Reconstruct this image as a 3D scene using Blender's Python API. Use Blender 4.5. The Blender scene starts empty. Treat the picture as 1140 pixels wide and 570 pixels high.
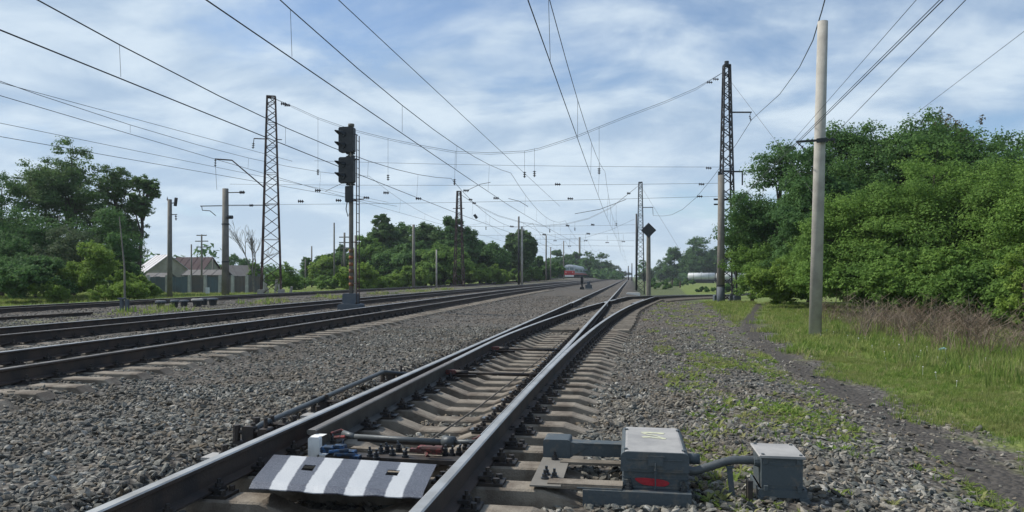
import bpy, math, random
import numpy as np
from mathutils import Vector, Matrix
R = math.radians
rng = np.random.default_rng(7)
random.seed(7)
scn = bpy.context.scene
C = scn.collection

# ------------------------------------------------------------------ camera
YAW = math.atan(132 / 823.)
CT, ST = math.cos(YAW), math.sin(YAW)
CAMZ = 1.37
cd = bpy.data.cameras.new('camera')
cam = bpy.data.objects.new('camera', cd)
C.objects.link(cam)
cam.location = (0, 0, CAMZ)
cam.rotation_euler = (R(90), 0, YAW)
cd.sensor_width = 36
cd.lens = 823 / 1140 * 36
cd.shift_y = 23 / 1140
cd.clip_start = 0.05
cd.clip_end = 6000
scn.camera = cam

# ------------------------------------------------------------------ node maths
class E:
    nt = None
    def __init__(s, sock): s.s = sock
    @staticmethod
    def op(o, *a, clamp=False):
        n = E.nt.nodes.new('ShaderNodeMath'); n.operation = o; n.use_clamp = clamp
        for i, v in enumerate(a):
            if isinstance(v, E): E.nt.links.new(v.s, n.inputs[i])
            else: n.inputs[i].default_value = v
        return E(n.outputs[0])
    def __add__(s, o): return E.op('ADD', s, o)
    __radd__ = __add__
    def __sub__(s, o): return E.op('SUBTRACT', s, o)
    def __rsub__(s, o): return E.op('SUBTRACT', o, s)
    def __mul__(s, o): return E.op('MULTIPLY', s, o)
    __rmul__ = __mul__
    def __truediv__(s, o): return E.op('DIVIDE', s, o)
    def abs(s): return E.op('ABSOLUTE', s)
    def max(s, o): return E.op('MAXIMUM', s, o)
    def min(s, o): return E.op('MINIMUM', s, o)
    def sm(s, a, b):
        n = E.nt.nodes.new('ShaderNodeMapRange'); n.interpolation_type = 'SMOOTHSTEP'
        E.nt.links.new(s.s, n.inputs[0]); n.inputs[1].default_value = a; n.inputs[2].default_value = b
        return E(n.outputs[0])
def nnoise(nt, vec, scale, detail=4, rough=.55, dist=0):
    n = nt.nodes.new('ShaderNodeTexNoise')
    if vec is not None: nt.links.new(vec, n.inputs['Vector'])
    n.inputs['Scale'].default_value = scale; n.inputs['Detail'].default_value = detail
    n.inputs['Roughness'].default_value = rough; n.inputs['Distortion'].default_value = dist
    return E(n.outputs[0])
def nmix(nt, f, a, b):
    n = nt.nodes.new('ShaderNodeMix'); n.data_type = 'RGBA'
    for i, v in ((0, f), (6, a), (7, b)):
        if isinstance(v, E): nt.links.new(v.s, n.inputs[i])
        elif isinstance(v, bpy.types.NodeSocket): nt.links.new(v, n.inputs[i])
        elif i == 0: n.inputs[0].default_value = v
        else: n.inputs[i].default_value = (*v, 1)
    return n.outputs[2]

# ------------------------------------------------------------------ world and sun
SUN_EL, SUN_AZ = R(46), R(-80)       # azimuth measured from +Y towards +X (so the sun is ahead on the left)
w = bpy.data.worlds.new('World'); scn.world = w; w.use_nodes = True
nt = w.node_tree; nt.nodes.clear(); E.nt = nt
out = nt.nodes.new('ShaderNodeOutputWorld'); bg = nt.nodes.new('ShaderNodeBackground')
sky = nt.nodes.new('ShaderNodeTexSky'); sky.sky_type = 'NISHITA'; sky.sun_disc = False
sky.sun_elevation = SUN_EL; sky.sun_rotation = SUN_AZ; sky.air_density = 1.0; sky.dust_density = .2; sky.ozone_density = 3.5
SKYK = 0.12
bg.inputs[1].default_value = SKYK
tc = nt.nodes.new('ShaderNodeTexCoord'); sx = nt.nodes.new('ShaderNodeSeparateXYZ')
nt.links.new(tc.outputs['Generated'], sx.inputs[0])
X_, Y_, Z_ = (E(sx.outputs[i]) for i in range(3))
den = Z_.max(0.0) + 0.22
cx = nt.nodes.new('ShaderNodeCombineXYZ')
u_ = X_ / den; v_ = Y_ / den
nt.links.new((u_ * 1.15 + 3.1).s, cx.inputs[0]); nt.links.new((v_ * 1.35 + 1.7).s, cx.inputs[1])
n1 = nnoise(nt, cx.outputs[0], 0.9, 6, .55, .5)
n2 = nnoise(nt, cx.outputs[0], 2.4, 7, .56, .35)
n3 = nnoise(nt, cx.outputs[0], 0.45, 3, .5, .2)
# cloud cover: thick on the left, opening to blue towards the upper right
side = (X_ * 0.9 + Z_ * 0.25)
cov = (n1 * .60 + n2 * .40 - side * .25 + (n3 - .5) * .75 + .07)
cl = cov.sm(.36, .60)
hz = Z_.sm(.20, .0)                       # milky towards the horizon
cl = (cl * .84 + .11).max(hz * .66)
n4 = nnoise(nt, cx.outputs[0], 1.3, 5, .6, .5)
shade = (n2 * .45 + n4 * .55).sm(.39, .61)
ccol = nmix(nt, shade, (3.2, 4.25, 5.6), (5.5, 6.4, 7.2))
ccol = nmix(nt, Z_.sm(.22, .02) * .45, ccol, (5.2, 6.2, 7.1))
fin = nmix(nt, cl, sky.outputs[0], ccol)
nt.links.new(fin, bg.inputs[0]); nt.links.new(bg.outputs[0], out.inputs[0])

sd = bpy.data.lights.new('sun', 'SUN'); sd.energy = 4.3; sd.angle = R(3.0); sd.color = (1, .95, .87)
so = bpy.data.objects.new('sun', sd); C.objects.link(so)
sdir = Vector((math.sin(SUN_AZ) * math.cos(SUN_EL), math.cos(SUN_AZ) * math.cos(SUN_EL), math.sin(SUN_EL)))
so.rotation_euler = sdir.to_track_quat('Z', 'Y').to_euler()
so.location = (0, 0, 60)
scn.view_settings.view_transform = 'Standard'; scn.view_settings.look = 'None'
scn.view_settings.exposure = 0.12; scn.view_settings.gamma = 1

# ------------------------------------------------------------------ helpers
def un(u, v, z=0.0):
    """world point at height z seen at photo pixel (u, v): used once, to survey where things stand"""
    d = 823. * (CAMZ - z) / (v - 308.); r = (u - 570) / 823. * d
    return Vector((r * CT - d * ST, r * ST + d * CT, z))
def ud(u, d, z=0.0):
    r = (u - 570) / 823. * d
    return Vector((r * CT - d * ST, r * ST + d * CT, z))
def zv(v, d): return CAMZ + (308 - v) * d / 823.
def ss(x, a, b):
    t = np.clip((x - a) / (b - a), 0, 1); return t * t * (3 - 2 * t)
def gsh(y): return -1.1 * ss(np.asarray(y, float), 0, 62)
XL, XR = -2.65, -1.06
ZR = 0.20
def gsh4(y): y = np.asarray(y, float); return gsh(y) + 5.6 * ss(y, 85, 290)
def div_off(y):                        # offset of the diverging route from the straight one
    y = np.asarray(y, float)
    a = np.clip(y - 5.3, 0, 32) ** 2 / 600 + np.clip(y - 37.3, 0, 1e9) * .1067
    return a + np.clip(y - 42, 0, 70) ** 2 / 400 + np.clip(y - 112, 0, 1e9) * .35
def div_drop(y):
    return np.clip((np.asarray(y, float) - 44) * .02, 0, 1.0)
def zg(x, y):
    x = np.asarray(x, float); y = np.asarray(y, float)
    L = -(x - gsh(y))
    z = ss(L, 5.4, 6.9) * .10 - ss(L, 17.5, 20.5) * .16 - ss(L, 26.8, 31) * .35
    z = z - ss(x, -.7, .1) * .07 - ss(x, 1.2, 2.7) * .13 - ss(x, 6, 12) * .15
    z = z - .15 * (1 - ss(y, 17, 22)) * ss(x, -3.35, -3.1) * (1 - ss(x, -.75, -.45)) + .0
    z = z - .008 * np.exp(-((L - 6.3) / .5) ** 2)
    z = z + .85 * ss(y, 90, 250) * ss(L, 10, 15)
    z = z - .07 * np.exp(-((x + .50 - div_off(np.minimum(y, 30))) / .30) ** 2) * (1 - ss(y, 28, 40))
    dm = ss(x - np.maximum(0, 0), -.3, 2.4)
    z = z - dm * div_drop(y)
    z = z + .018 * np.sin(x * 1.7 + y * .6) * np.sin(y * 1.1 - x * .4) + .012 * np.sin(x * 4.1 + 1) * np.sin(y * 3.3)
    return z
def path_x(y):
    y = np.asarray(y, float)
    return 2.82 + .0058 * np.clip(y - 12, 0, 16) ** 2 + np.clip(y - 28, 0, 1e9) * .186
MATS = {}
def mat(name, col, rough=.8, metal=0.0, col2=None, scale=3.0, mixlo=.35, mixhi=.7, bump=.25, bscale=40, fine=.25, spec=.4):
    if name in MATS: return MATS[name]
    m = bpy.data.materials.new(name); m.use_nodes = True; nt = m.node_tree; E.nt = nt
    b = nt.nodes['Principled BSDF']; g = nt.nodes.new('ShaderNodeNewGeometry'); P = g.outputs['Position']
    if col2 is None: col2 = tuple(c * .6 for c in col)
    n = nnoise(nt, P, scale, 6, .6)
    f = n.sm(mixlo, mixhi)
    c = nmix(nt, f, col, col2)
    nf = nnoise(nt, P, bscale, 3, .6)
    c = nmix(nt, (nf - .5).abs() * 2 * fine + fine * .3, c, tuple(v * .45 for v in col))
    nt.links.new(c, b.inputs['Base Color'])
    b.inputs['Roughness'].default_value = rough; b.inputs['Metallic'].default_value = metal
    b.inputs['Specular IOR Level'].default_value = spec
    if bump:
        bp = nt.nodes.new('ShaderNodeBump'); bp.inputs['Strength'].default_value = bump; bp.inputs['Distance'].default_value = .01
        nt.links.new(nf.s, bp.inputs['Height']); nt.links.new(bp.outputs[0], b.inputs['Normal'])
    MATS[name] = m; return m
M_STEEL = mat('polished_rail_steel', (.47, .47, .46), .45, .55, (.33, .32, .30), 3, bump=.05, bscale=80, fine=.12)
M_STEELD = mat('dull_rail_top', (.24, .22, .20), .5, .4, (.14, .12, .10), 3, bump=.1)
M_RAIL = mat('rail_rust_dark', (.085, .060, .046), .8, .05, (.042, .035, .032), 3.5, bump=.3, bscale=60)
M_BLADE = mat('machined_blade_side', (.12, .115, .105), .5, .4, (.06, .055, .05), 4, bump=.1)
M_IRON = mat('oily_dark_iron', (.035, .034, .035), .6, .3, (.07, .055, .045), 9, bump=.3, bscale=90)
M_GREASE = mat('greased_steel', (.045, .048, .055), .3, .6, (.10, .11, .12), 12, bump=.1)
M_CONC = mat('sleeper_concrete', (.27, .235, .19), .9, 0, (.125, .10, .078), 4, .38, .64, .7, 70, .5)
M_CONC2 = mat('worn_bearer', (.21, .182, .148), .9, 0, (.115, .10, .08), 6, .35, .65, .4, 70, .4)
M_POLE = mat('pole_concrete', (.42, .40, .36), .9, 0, (.29, .275, .25), 2.2, .35, .7, .4, 30, .2)
M_POLED = mat('weathered_pole_concrete', (.21, .195, .17), .9, 0, (.15, .14, .125), 2, bump=.3, bscale=30)
M_BLUEP = mat('blue_grey_base_paint', (.095, .11, .125), .7, 0, (.07, .09, .115), 5)
M_MACH = mat('blue_grey_machine_paint', (.068, .085, .096), .6, .0, (.115, .115, .108), 16, .52, .66, bump=.35, bscale=55, fine=.3)
M_LID = mat('dusty_sky_lit_lid_grey', (.37, .36, .345), .7, 0, (.27, .265, .26), 6, bump=.15, bscale=60, fine=.15)  # same paint as the case; dust and sky reflection on top lightened into the colour
M_WHITE = mat('white_paint', (.78, .78, .76), .6, 0, (.62, .62, .60), 14, .45, .75, .2, 90, .12)
M_RED = mat('faded_red_paint', (.33, .06, .055), .6, 0, (.07, .04, .035), 25, .32, .52)
M_REDF = mat('sprayed_red_mark', (.40, .02, .03), .6, 0, (.25, .02, .03), 20)
M_BLUE = mat('worn_blue_paint', (.03, .10, .24), .55, 0, (.02, .03, .045), 30, .35, .52)
M_BLACK = mat('black_paint', (.018, .022, .026), .5, 0, (.03, .034, .038), 6)
M_RUST = mat('lattice_brown_steel', (.085, .048, .038), .75, .1, (.045, .036, .036), 2)
M_LATG = mat('lattice_grey_steel', (.055, .055, .06), .7, .1, (.035, .035, .04), 2)
M_WIRE = mat('wire_dark', (.045, .045, .05), .5, .5, (.03, .03, .03), 2, bump=0)
M_INS = mat('insulator_glaze', (.05, .035, .03), .25, 0, (.03, .02, .02), 8, bump=0)
M_PIPE = mat('painted_steel_pipe', (.10, .11, .115), .5, .2, (.07, .08, .085), 9)
M_YEL = mat('pale_yellow_paint', (.62, .62, .42), .7, 0, (.40, .41, .33), 40, .4, .65)

class MB:
    def __init__(s): s.v = []; s.f = []; s.m = []
    def add(s, vs, fs, mi=0):
        o = len(s.v); s.v += [tuple(v) for v in vs]; s.f += [tuple(i + o for i in f) for f in fs]; s.m += [mi] * len(fs)
    def box(s, x0, x1, y0, y1, z0, z1, mi=0, b=0.0):
        if b <= 0:
            s.add([(x0,y0,z0),(x1,y0,z0),(x1,y1,z0),(x0,y1,z0),(x0,y0,z1),(x1,y0,z1),(x1,y1,z1),(x0,y1,z1)],
                  [(0,3,2,1),(4,5,6,7),(0,1,5,4),(1,2,6,5),(2,3,7,6),(3,0,4,7)], mi)
        else:
            s.prism([(x0+b,z0),(x1-b,z0),(x1,z0+b),(x1,z1-b),(x1-b,z1),(x0+b,z1),(x0,z1-b),(x0,z0+b)], y0, y1, mi)
    def prism(s, poly, y0, y1, mi=0):       # polygon in x,z (counter-clockwise) swept along y
        n = len(poly)
        s.add([(p[0], y0, p[1]) for p in poly] + [(p[0], y1, p[1]) for p in poly],
              [tuple(range(n)), tuple(range(2*n-1, n-1, -1))] + [((i+1) % n, i, i + n, (i+1) % n + n) for i in range(n)], mi)
    def tube(s, pts, r, n=6, mi=0, cap=True, r1=None):
        pts = [Vector(p) for p in pts]; vs = []; k = len(pts)
        for i, p in enumerate(pts):
            t = (pts[min(i+1, k-1)] - pts[max(i-1, 0)]).normalized()
            a = t.cross(Vector((0, 0, 1)) if abs(t.z) < .9 else Vector((1, 0, 0))).normalized(); b = t.cross(a)
            rr = r if r1 is None else r + (r1 - r) * i / (k - 1)
            if isinstance(r, (list, tuple)): rr = r[i]
            for j in range(n):
                q = 2 * math.pi * j / n
                vs.append(p + a * math.cos(q) * rr + b * math.sin(q) * rr)
        fs = [(i*n+j, (i+1)*n+j, (i+1)*n+(j+1) % n, i*n+(j+1) % n) for i in range(k-1) for j in range(n)]
        if cap: fs += [tuple(range(n)), tuple(range(k*n-1, (k-1)*n-1, -1))]
        s.add(vs, fs, mi)
    def bar(s, p, q, wd, h=None, mi=0):     # rectangular bar between two points
        p, q = Vector(p), Vector(q); h = h or wd; t = (q - p).normalized()
        a = t.cross(Vector((0, 0, 1)) if abs(t.z) < .95 else Vector((0, 1, 0))).normalized() * wd / 2; b = t.cross(a.normalized()) * h / 2
        vs = [p-a-b, p+a-b, p+a+b, p-a+b, q-a-b, q+a-b, q+a+b, q-a+b]
        s.add(vs, [(0,1,2,3),(7,6,5,4),(0,4,5,1),(1,5,6,2),(2,6,7,3),(3,7,4,0)], mi)
    def cyl(s, x, y, z0, z1, r, n=10, mi=0, r1=None):
        s.tube([(x, y, z0), (x, y, z1)], r, n, mi, True, r1)
    def discs(s, p, q, r, n=3):             # string of insulator discs between two points
        p, q = Vector(p), Vector(q)
        s.tube([p, q], r * .3, 5)
        for i in range(n):
            a = p.lerp(q, (i + .3) / n); b = p.lerp(q, (i + .6) / n); s.tube([a, b], r, 7, r1=r * .55)
    def build(s, name, m, parent=None, smooth=False, kind=None):
        me = bpy.data.meshes.new(name); me.from_pydata(s.v, [], s.f); me.update()
        ms = m if isinstance(m, (list, tuple)) else [m]
        for x in ms: me.materials.append(x)
        if len(ms) > 1: me.polygons.foreach_set('material_index', s.m)
        if smooth: me.polygons.foreach_set('use_smooth', [True] * len(me.polygons))
        return link(name, me, parent, kind)
def link(name, me, parent=None, kind=None):
    o = bpy.data.objects.new(name, me); C.objects.link(o)
    if parent is not None: o.parent = parent
    if kind: o['kind'] = kind
    return o
def npmesh(name, V, F, mats, fattr=None, mi=None):
    me = bpy.data.meshes.new(name); V = np.asarray(V, np.float32); F = np.asarray(F, np.int32); k = F.shape[1]
    me.vertices.add(len(V)); me.vertices.foreach_set('co', V.ravel())
    me.loops.add(F.size); me.loops.foreach_set('vertex_index', F.ravel())
    me.polygons.add(len(F)); me.polygons.foreach_set('loop_start', np.arange(0, F.size, k, dtype=np.int32))
    for m in mats: me.materials.append(m)
    if mi is not None: me.polygons.foreach_set('material_index', mi)
    if fattr is not None:
        a = me.attributes.new('rnd', 'FLOAT', 'FACE'); a.data.foreach_set('value', np.asarray(fattr, np.float32))
    me.update(calc_edges=True); return me
def tag(o, label, cat, group=None):
    o['label'] = label; o['category'] = cat
    if group: o['group'] = group
    return o
def empty(name, loc, label, cat, group=None, rz=0):
    o = bpy.data.objects.new(name, None); C.objects.link(o); o.location = loc; o.rotation_euler = (0, 0, rz)
    o.empty_display_size = .3
    return tag(o, label, cat, group)
def dup(o, parent=None):
    c = o.copy(); C.objects.link(c)
    if parent is not None: c.parent = parent
    return c
def dup_tree(o, loc, label, parent=None):
    c = o.copy(); C.objects.link(c); c.location = loc; c['label'] = label
    def rec(a, b):
        for ch in list(a.children):
            d = ch.copy(); C.objects.link(d); d.parent = b; rec(ch, d)
    rec(o, c); return c

# ------------------------------------------------------------------ ground
def ground_material():
    m = bpy.data.materials.new('ground'); m.use_nodes = True; nt = m.node_tree; E.nt = nt
    b = nt.nodes['Principled BSDF']; g = nt.nodes.new('ShaderNodeNewGeometry'); P = g.outputs['Position']
    s = nt.nodes.new('ShaderNodeSeparateXYZ'); nt.links.new(P, s.inputs[0]); x, y = E(s.outputs[0]), E(s.outputs[1])
    L = y.sm(0, 62) * -1.1 - x
    big = nnoise(nt, P, .35, 5, .6); mid = nnoise(nt, P, 1.6, 5, .65); fine = nnoise(nt, P, 14, 4, .7)
    vo = nt.nodes.new('ShaderNodeTexVoronoi'); nt.links.new(P, vo.inputs['Vector']); vo.inputs['Scale'].default_value = 19
    vc = nt.nodes.new('ShaderNodeSeparateColor'); nt.links.new(vo.outputs['Color'], vc.inputs[0])
    stone = nmix(nt, E(vc.outputs[0]), (.07, .068, .064), (.22, .208, .187))
    stone = nmix(nt, E(vo.outputs['Distance']).sm(.25, .75) * .75, stone, (.03, .028, .026))
    stone = nmix(nt, big.sm(.35, .7) * .5, stone, (.105, .083, .065))
    grass = nmix(nt, mid.sm(.3, .7), (.115, .175, .038), (.19, .225, .062))
    grass = nmix(nt, big.sm(.5, .72) * .6, grass, (.15, .13, .065))
    grass = nmix(nt, fine.sm(.45, .7) * .5, grass, (.035, .055, .015))
    dirt = nmix(nt, fine.sm(.3, .7), (.050, .046, .042), (.090, .082, .074))
    xp = 2.82 + (y - 12).max(0).min(16) * (y - 12).max(0).min(16) * .0058 + (y - 28).max(0) * .186
    wob = (mid - .5) * 1.1 + (fine - .5) * .3
    dx = x - xp
    green = (dx + wob).sm(.42, .95).max((x - 2.6 - (y - 20) * .05 + wob).sm(.6, 1.3) * y.sm(22, 32) * .9)
    weeds = ((x + wob * 2).sm(.9, 2.2) * (mid * .6 + big * .4).sm(.48, .64) * y.sm(2, 6) * .5)
    col = nmix(nt, weeds, stone, grass)
    # beyond the pointwork on the right the yard is grassed over, a ballast strip follows the branch
    q = (y - 5.3).max(0).min(32); off = q * q / 600 + (y - 37.3).max(0) * .1067 + (y - 42).max(0).min(70) * (y - 42).max(0).min(70) / 400 + (y - 112).max(0) * .35
    dd = (x - off + 1.85).abs()
    yard = y.sm(44, 54) * (x + wob * 1.3).sm(.2, 1.8) * (dd + wob).sm(1.3, 2.2)
    col = nmix(nt, yard, col, nmix(nt, mid.sm(.3, .7), (.07, .10, .038), (.12, .13, .065)))
    col = nmix(nt, green, col, grass)
    col = nmix(nt, (1 - (dx + wob * .35).abs().sm(.10, .36)) * y.sm(52, 44), col, dirt)
    lg = (L + wob * 1.5).sm(26.6, 27.6)
    col = nmix(nt, lg, col, grass)
    mg = (L + wob * 1.2).sm(14.6, 15.6) * (1 - (L + wob * 1.2).sm(19, 20.5)) * (mid * .5 + big * .5).sm(.46, .60) * .55
    col = nmix(nt, mg, col, (.14, .16, .05))
    nt.links.new(col, b.inputs['Base Color']); b.inputs['Roughness'].default_value = .95
    b.inputs['Specular IOR Level'].default_value = .15
    bp = nt.nodes.new('ShaderNodeBump'); bp.inputs['Strength'].default_value = .9; bp.inputs['Distance'].default_value = .03
    nt.links.new((fine * .6 - E(vo.outputs['Distance']) * .9).s, bp.inputs['Height']); nt.links.new(bp.outputs[0], b.inputs['Normal'])
    return m
def axis(lo, hi, fine_lo, fine_hi, st, grow=1.12):
    a = list(np.arange(fine_lo, fine_hi + 1e-6, st)); s_ = st; p = fine_hi
    while p < hi: s_ *= grow; p += s_; a.append(p)
    s_ = st; p = fine_lo; b = []
    while p > lo: s_ *= grow; p -= s_; b.append(p)
    return np.array(b[::-1] + a)
ax = axis(-3000, 3000, -13, 8, .14); ay = axis(-60, 4500, 1, 30, .2)
GX, GY = np.meshgrid(ax, ay); GZ = zg(GX, GY)
V = np.stack([GX, GY, GZ], -1).reshape(-1, 3); nx, ny = len(ax), len(ay)
I = (np.arange(ny - 1)[:, None] * nx + np.arange(nx - 1)[None, :]).ravel()
go = link('ground', npmesh('ground', V, np.stack([I, I + 1, I + nx + 1, I + nx], 1), [ground_material()]), None, 'structure')
go.data.polygons.foreach_set('use_smooth', [True] * len(go.data.polygons))

# ------------------------------------------------------------------ rails and sleepers
RP = [(-.075,0),(.075,0),(.075,.012),(.012,.030),(.010,.135),(.036,.150),(.0375,.172),(.028,.180),(-.028,.180),(-.0375,.172),(-.036,.150),(-.010,.135),(-.012,.030),(-.075,.012)]
def rail(xs, ys, zs, parent, top=M_STEEL, side=M_RAIL, name='rail', prof=RP, wsc=None, keep_left=False):
    n = len(prof); vs = []; fs = []; mi = []
    for i in range(len(xs)):
        j0, j1 = max(i-1, 0), min(i+1, len(xs)-1)
        dx, dy = xs[j1]-xs[j0], ys[j1]-ys[j0]; l = math.hypot(dx, dy); px, py = dy/l, -dx/l
        for (a, b) in prof:
            if wsc is not None and a > -.0375: a = -.0375 + (min(a, .0375) + .0375) * wsc[i]
            vs.append((xs[i] + px*a, ys[i] + py*a, zs[i] - .18 + b))
    for i in range(len(xs)-1):
        for j in range(n):
            k = (j+1) % n
            fs.append((i*n+k, i*n+j, (i+1)*n+j, (i+1)*n+k)); mi.append(1 if j in (7, 8) or j == 6 else 0)
    fs.append(tuple(range(n))); mi.append(0); fs.append(tuple(range(len(vs)-1, len(vs)-n-1, -1))); mi.append(0)
    m = MB(); m.v = vs; m.f = fs; m.m = mi
    return m.build(name, [side, top], parent)
def sleeper_mesh(x0, x1, seats, hw=.105, dep=.085, shaped=True, z0=-.26, endslope=.26):
    if shaped:
        pr = [(x0, -.075), (x0 + endslope, 0)]
        for i, s in enumerate(seats):
            if i: pr.append((s - .30, 0))
            if i < len(seats) - 1 and seats[i+1] - s > .9: pr += [(s + .42, 0), (s + .66, -dep)]; 
            if i < len(seats) - 1 and seats[i+1] - s > .9: pr += [(seats[i+1] - .52, -dep)]
        pr += [(x1 - endslope, 0), (x1, -.075)]
    else: pr = [(x0, 0), (x1, 0)]
    m = MB(); k = len(pr)
    vs = []
    for (x, z) in pr: vs += [(x, -hw-.03, z0), (x, -hw, z-.012), (x, -hw+.014, z), (x, hw-.014, z), (x, hw, z-.012), (x, hw+.03, z0)]
    fs = [(i*6+j, (i+1)*6+j, (i+1)*6+j+1, i*6+j+1) for i in range(k-1) for j in range(5)]
    fs += [tuple(range(5, -1, -1)), tuple(range((k-1)*6, k*6))]
    m.add(vs, fs); return m
# rail fastening: baseplate, two clips, two bolts, shared by every seat
fm = MB(); fm.box(-.19, .19, -.08, .08, -.001, .019)
for sgn in (-1, 1):
    fm.box(min(sgn*.055, sgn*.125), max(sgn*.055, sgn*.125), -.045, .045, .035, .055)
    fm.box(min(sgn*.095, sgn*.13), max(sgn*.095, sgn*.13), -.05, .05, .019, .036)
    fm.cyl(sgn*.10, 0, .02, .105, .013, 6); fm.cyl(sgn*.10, 0, .055, .08, .026, 6)
    for dy in (-.055, .055): fm.cyl(sgn*.155, dy, .019, .05, .019, 6)
fast_me = fm.build('fastening', M_IRON); fmesh = fast_me.data; bpy.data.objects.remove(fast_me)

sw = empty('railway_switch', (-1.85, 4, 0), 'set of railway points with a straight and a curved route running right from the camera', 'railway points')
SWL = Vector((-1.85, 4, 0))
def under(o, root): o.location = Vector(o.location) - Vector(root.location); o.parent = root; return o
def shifted(xs, root): return [float(v) for v in xs]
ys = list(np.arange(-1.2, 46.01, .8)); A = lambda v: [float(t) for t in v]
def swrail(xs, ys, zs, **k):
    return rail([x - SWL.x for x in xs], [y - SWL.y for y in ys], zs, sw, **k)
def d_off(y): return A(div_off(y))
ys1 = A(np.linspace(-1.2, 46, 50))
swrail([XL]*50, ys1, [ZR]*50, name='stock_rail')
swrail(A(XR + div_off(ys1)), ys1, A(ZR - div_drop(ys1)), name='stock_rail')
# open curved blade on the left
yb = A(np.linspace(5.35, 46, 60)); ob = [max(.235 - .0115*(y-5.35), float(div_off(y)) if y > 9 else 0) for y in yb]
ob = [math.log(math.exp(40*max(.235 - .0115*(y-5.35), -.2)) + math.exp(40*float(div_off(y))))/40 if y < 24 else float(div_off(y)) for y in yb]
nb_ = 8
swrail([XL + o for o in ob[:nb_]], yb[:nb_], [ZR - .004]*nb_, side=M_BLADE, top=M_STEELD, name='switch_blade')
swrail([XL + o for o in ob[nb_-1:]], yb[nb_-1:], [ZR - .0045 - float(div_drop(y)) for y in yb[nb_-1:]], side=M_RAIL, name='closure_rail')
# closed straight blade on the right
yb2 = A(np.linspace(5.35, 46, 60)); ws = [min(1, max(.12, (float(div_off(y)) + .004)/.075)) for y in yb2]
swrail([XR]*60, yb2, [ZR + .003]*60, name='switch_blade', wsc=ws)
# check rails and wing rails by the crossing
for x in (XL + .085,):
    swrail([x+.05, x, x, x+.05], [32.5, 33.3, 37.5, 38.3], [ZR+.012]*4, name='check_rail')
yc = A(np.linspace(32.5, 38.5, 8)); swrail([XR + float(div_off(y)) - .085 - (.05 if i in (0, 7) else 0) for i, y in enumerate(yc)], yc, [ZR+.012]*8, name='check_rail')
yc = A(np.linspace(33.5, 35.2, 4)); swrail([XR - .09]*4, yc, [ZR-.002]*4, name='wing_rail')
swrail([XL + float(div_off(y)) + .11 for y in [36, 37, 38]], [36, 37, 38], [ZR-.003]*3, name='wing_rail')
for (x, y) in ((XL, 33.0), (XR, 33.4)):
    m = MB(); m.box(x-SWL.x-.045, x-SWL.x+.045, y-SWL.y-.07, y-SWL.y+.07, .04, ZR+.004); m.build('insulated_joint', M_WHITE, sw)
# sleepers
ysl = list(np.arange(2.72, 46, .523))
for i, y in enumerate(ysl):
    jx = random.uniform(-.025, .025); o = float(div_off(y))
    x0, x1 = -3.18 + jx, -.33 + o + jx - .36 * float(ss(y, 20, 32)) + random.uniform(-.03, .03)
    seats = [XL, XR + o * .5] if o < .5 else [XL, XL + o, XR, XR + o]
    if y < 19:
        me = sleeper_mesh(x0 - SWL.x, x1 - SWL.x, [s - SWL.x for s in seats])
        s = me.build('sleeper', M_CONC, sw)
    else:
        me = sleeper_mesh(x0 - SWL.x, x1 - SWL.x, [0], hw=.125, shaped=False)
        s = me.build('sleeper', M_CONC2 if y > 19.6 else M_CONC, sw)
    s.location = (0, y - SWL.y, random.uniform(-.004, .004)); s.rotation_euler = (0, 0, random.uniform(-.006, .006))
    fx = [XL, XR + o] + ([XL + ob_ for ob_ in [max(.2, o)]] if y > 6 else []) + ([XR - .12 if o < .3 else XR] if y > 6 else [])
    for k, x in enumerate(fx):
        f = link('fastening', fmesh, s); f.location = (x - SWL.x, 0, .001 + k * .0006)
        if 4.8 < y < 19 and k == 1: f.scale = (1.25, 1, 1)
# slide chairs: small shiny plates inside the right-hand rail and under the open blade
for y in [v for v in ysl if 6 < v < 15]:
    m = MB(); m.box(XR - SWL.x - .33, XR - SWL.x - .07, y - SWL.y - .055, y - SWL.y + .055, .021, .032); m.build('slide_plate', M_GREASE, sw)
    m = MB(); m.box(XL - SWL.x + .09, XL - SWL.x + .42, y - SWL.y - .055, y - SWL.y + .055, .021, .032); m.build('slide_plate', M_GREASE, sw)

def track(name, label, L0, ztop, y0, y1, nsl, top_near, curve=gsh, step=5, spacing=.545, sl_until=60, fast_until=26, sl_out=1.35, grp='parallel running tracks'):
    t = empty(name, (0, 0, 0), label, 'railway track', grp)
    yy = A(np.unique(np.concatenate([np.arange(y0, 80, 4.), np.arange(80, y1, 40.), [y1]])))
    zz = [ztop + (.85 * float(ss(y, 90, 250)) if L0 > 20 else 0) for y in yy]
    rail([-L0 + float(curve(y)) for y in yy], yy, zz, t, top=top_near)
    rail([-L0 - 1.59 + float(curve(y)) for y in yy], yy, zz, t, top=M_STEEL)
    cx_ = -L0 - .795; base = sleeper_mesh(-1.40, sl_out, [-.795, .795], dep=.05, hw=.105, endslope=.10 if sl_out > 1.4 else .22); first = None
    for i in range(nsl):
        y = y0 + 6 + i * spacing
        if first is None: first = base.build('sleeper', M_CONC, t); s = first
        else: s = dup(first)
        s.location = (cx_ + float(curve(y)) + random.uniform(-.04, .04), y, ztop - .2 + random.uniform(-.006, .004))
        if y < fast_until:
            for sx_ in (-.795, .795): f = link('fastening', fmesh, s); f.location = (sx_, 0, .001)
    return t
track('railway_track', 'main running track nearest left of the points, with dull near rail and shiny far rail', 7.05, .32, 0, 900, 120, M_STEELD, sl_out=1.72)
track('railway_track', 'running track second to the left of the points, just behind the black signal mast', 11.25, .31, 0, 900, 110, M_STEELD, fast_until=22)
track('railway_track', 'far left track in front of the bushes and fence, with the train on it', 23.6, .14, 0, 900, 60, M_STEELD, fast_until=0, curve=gsh4)
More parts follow.
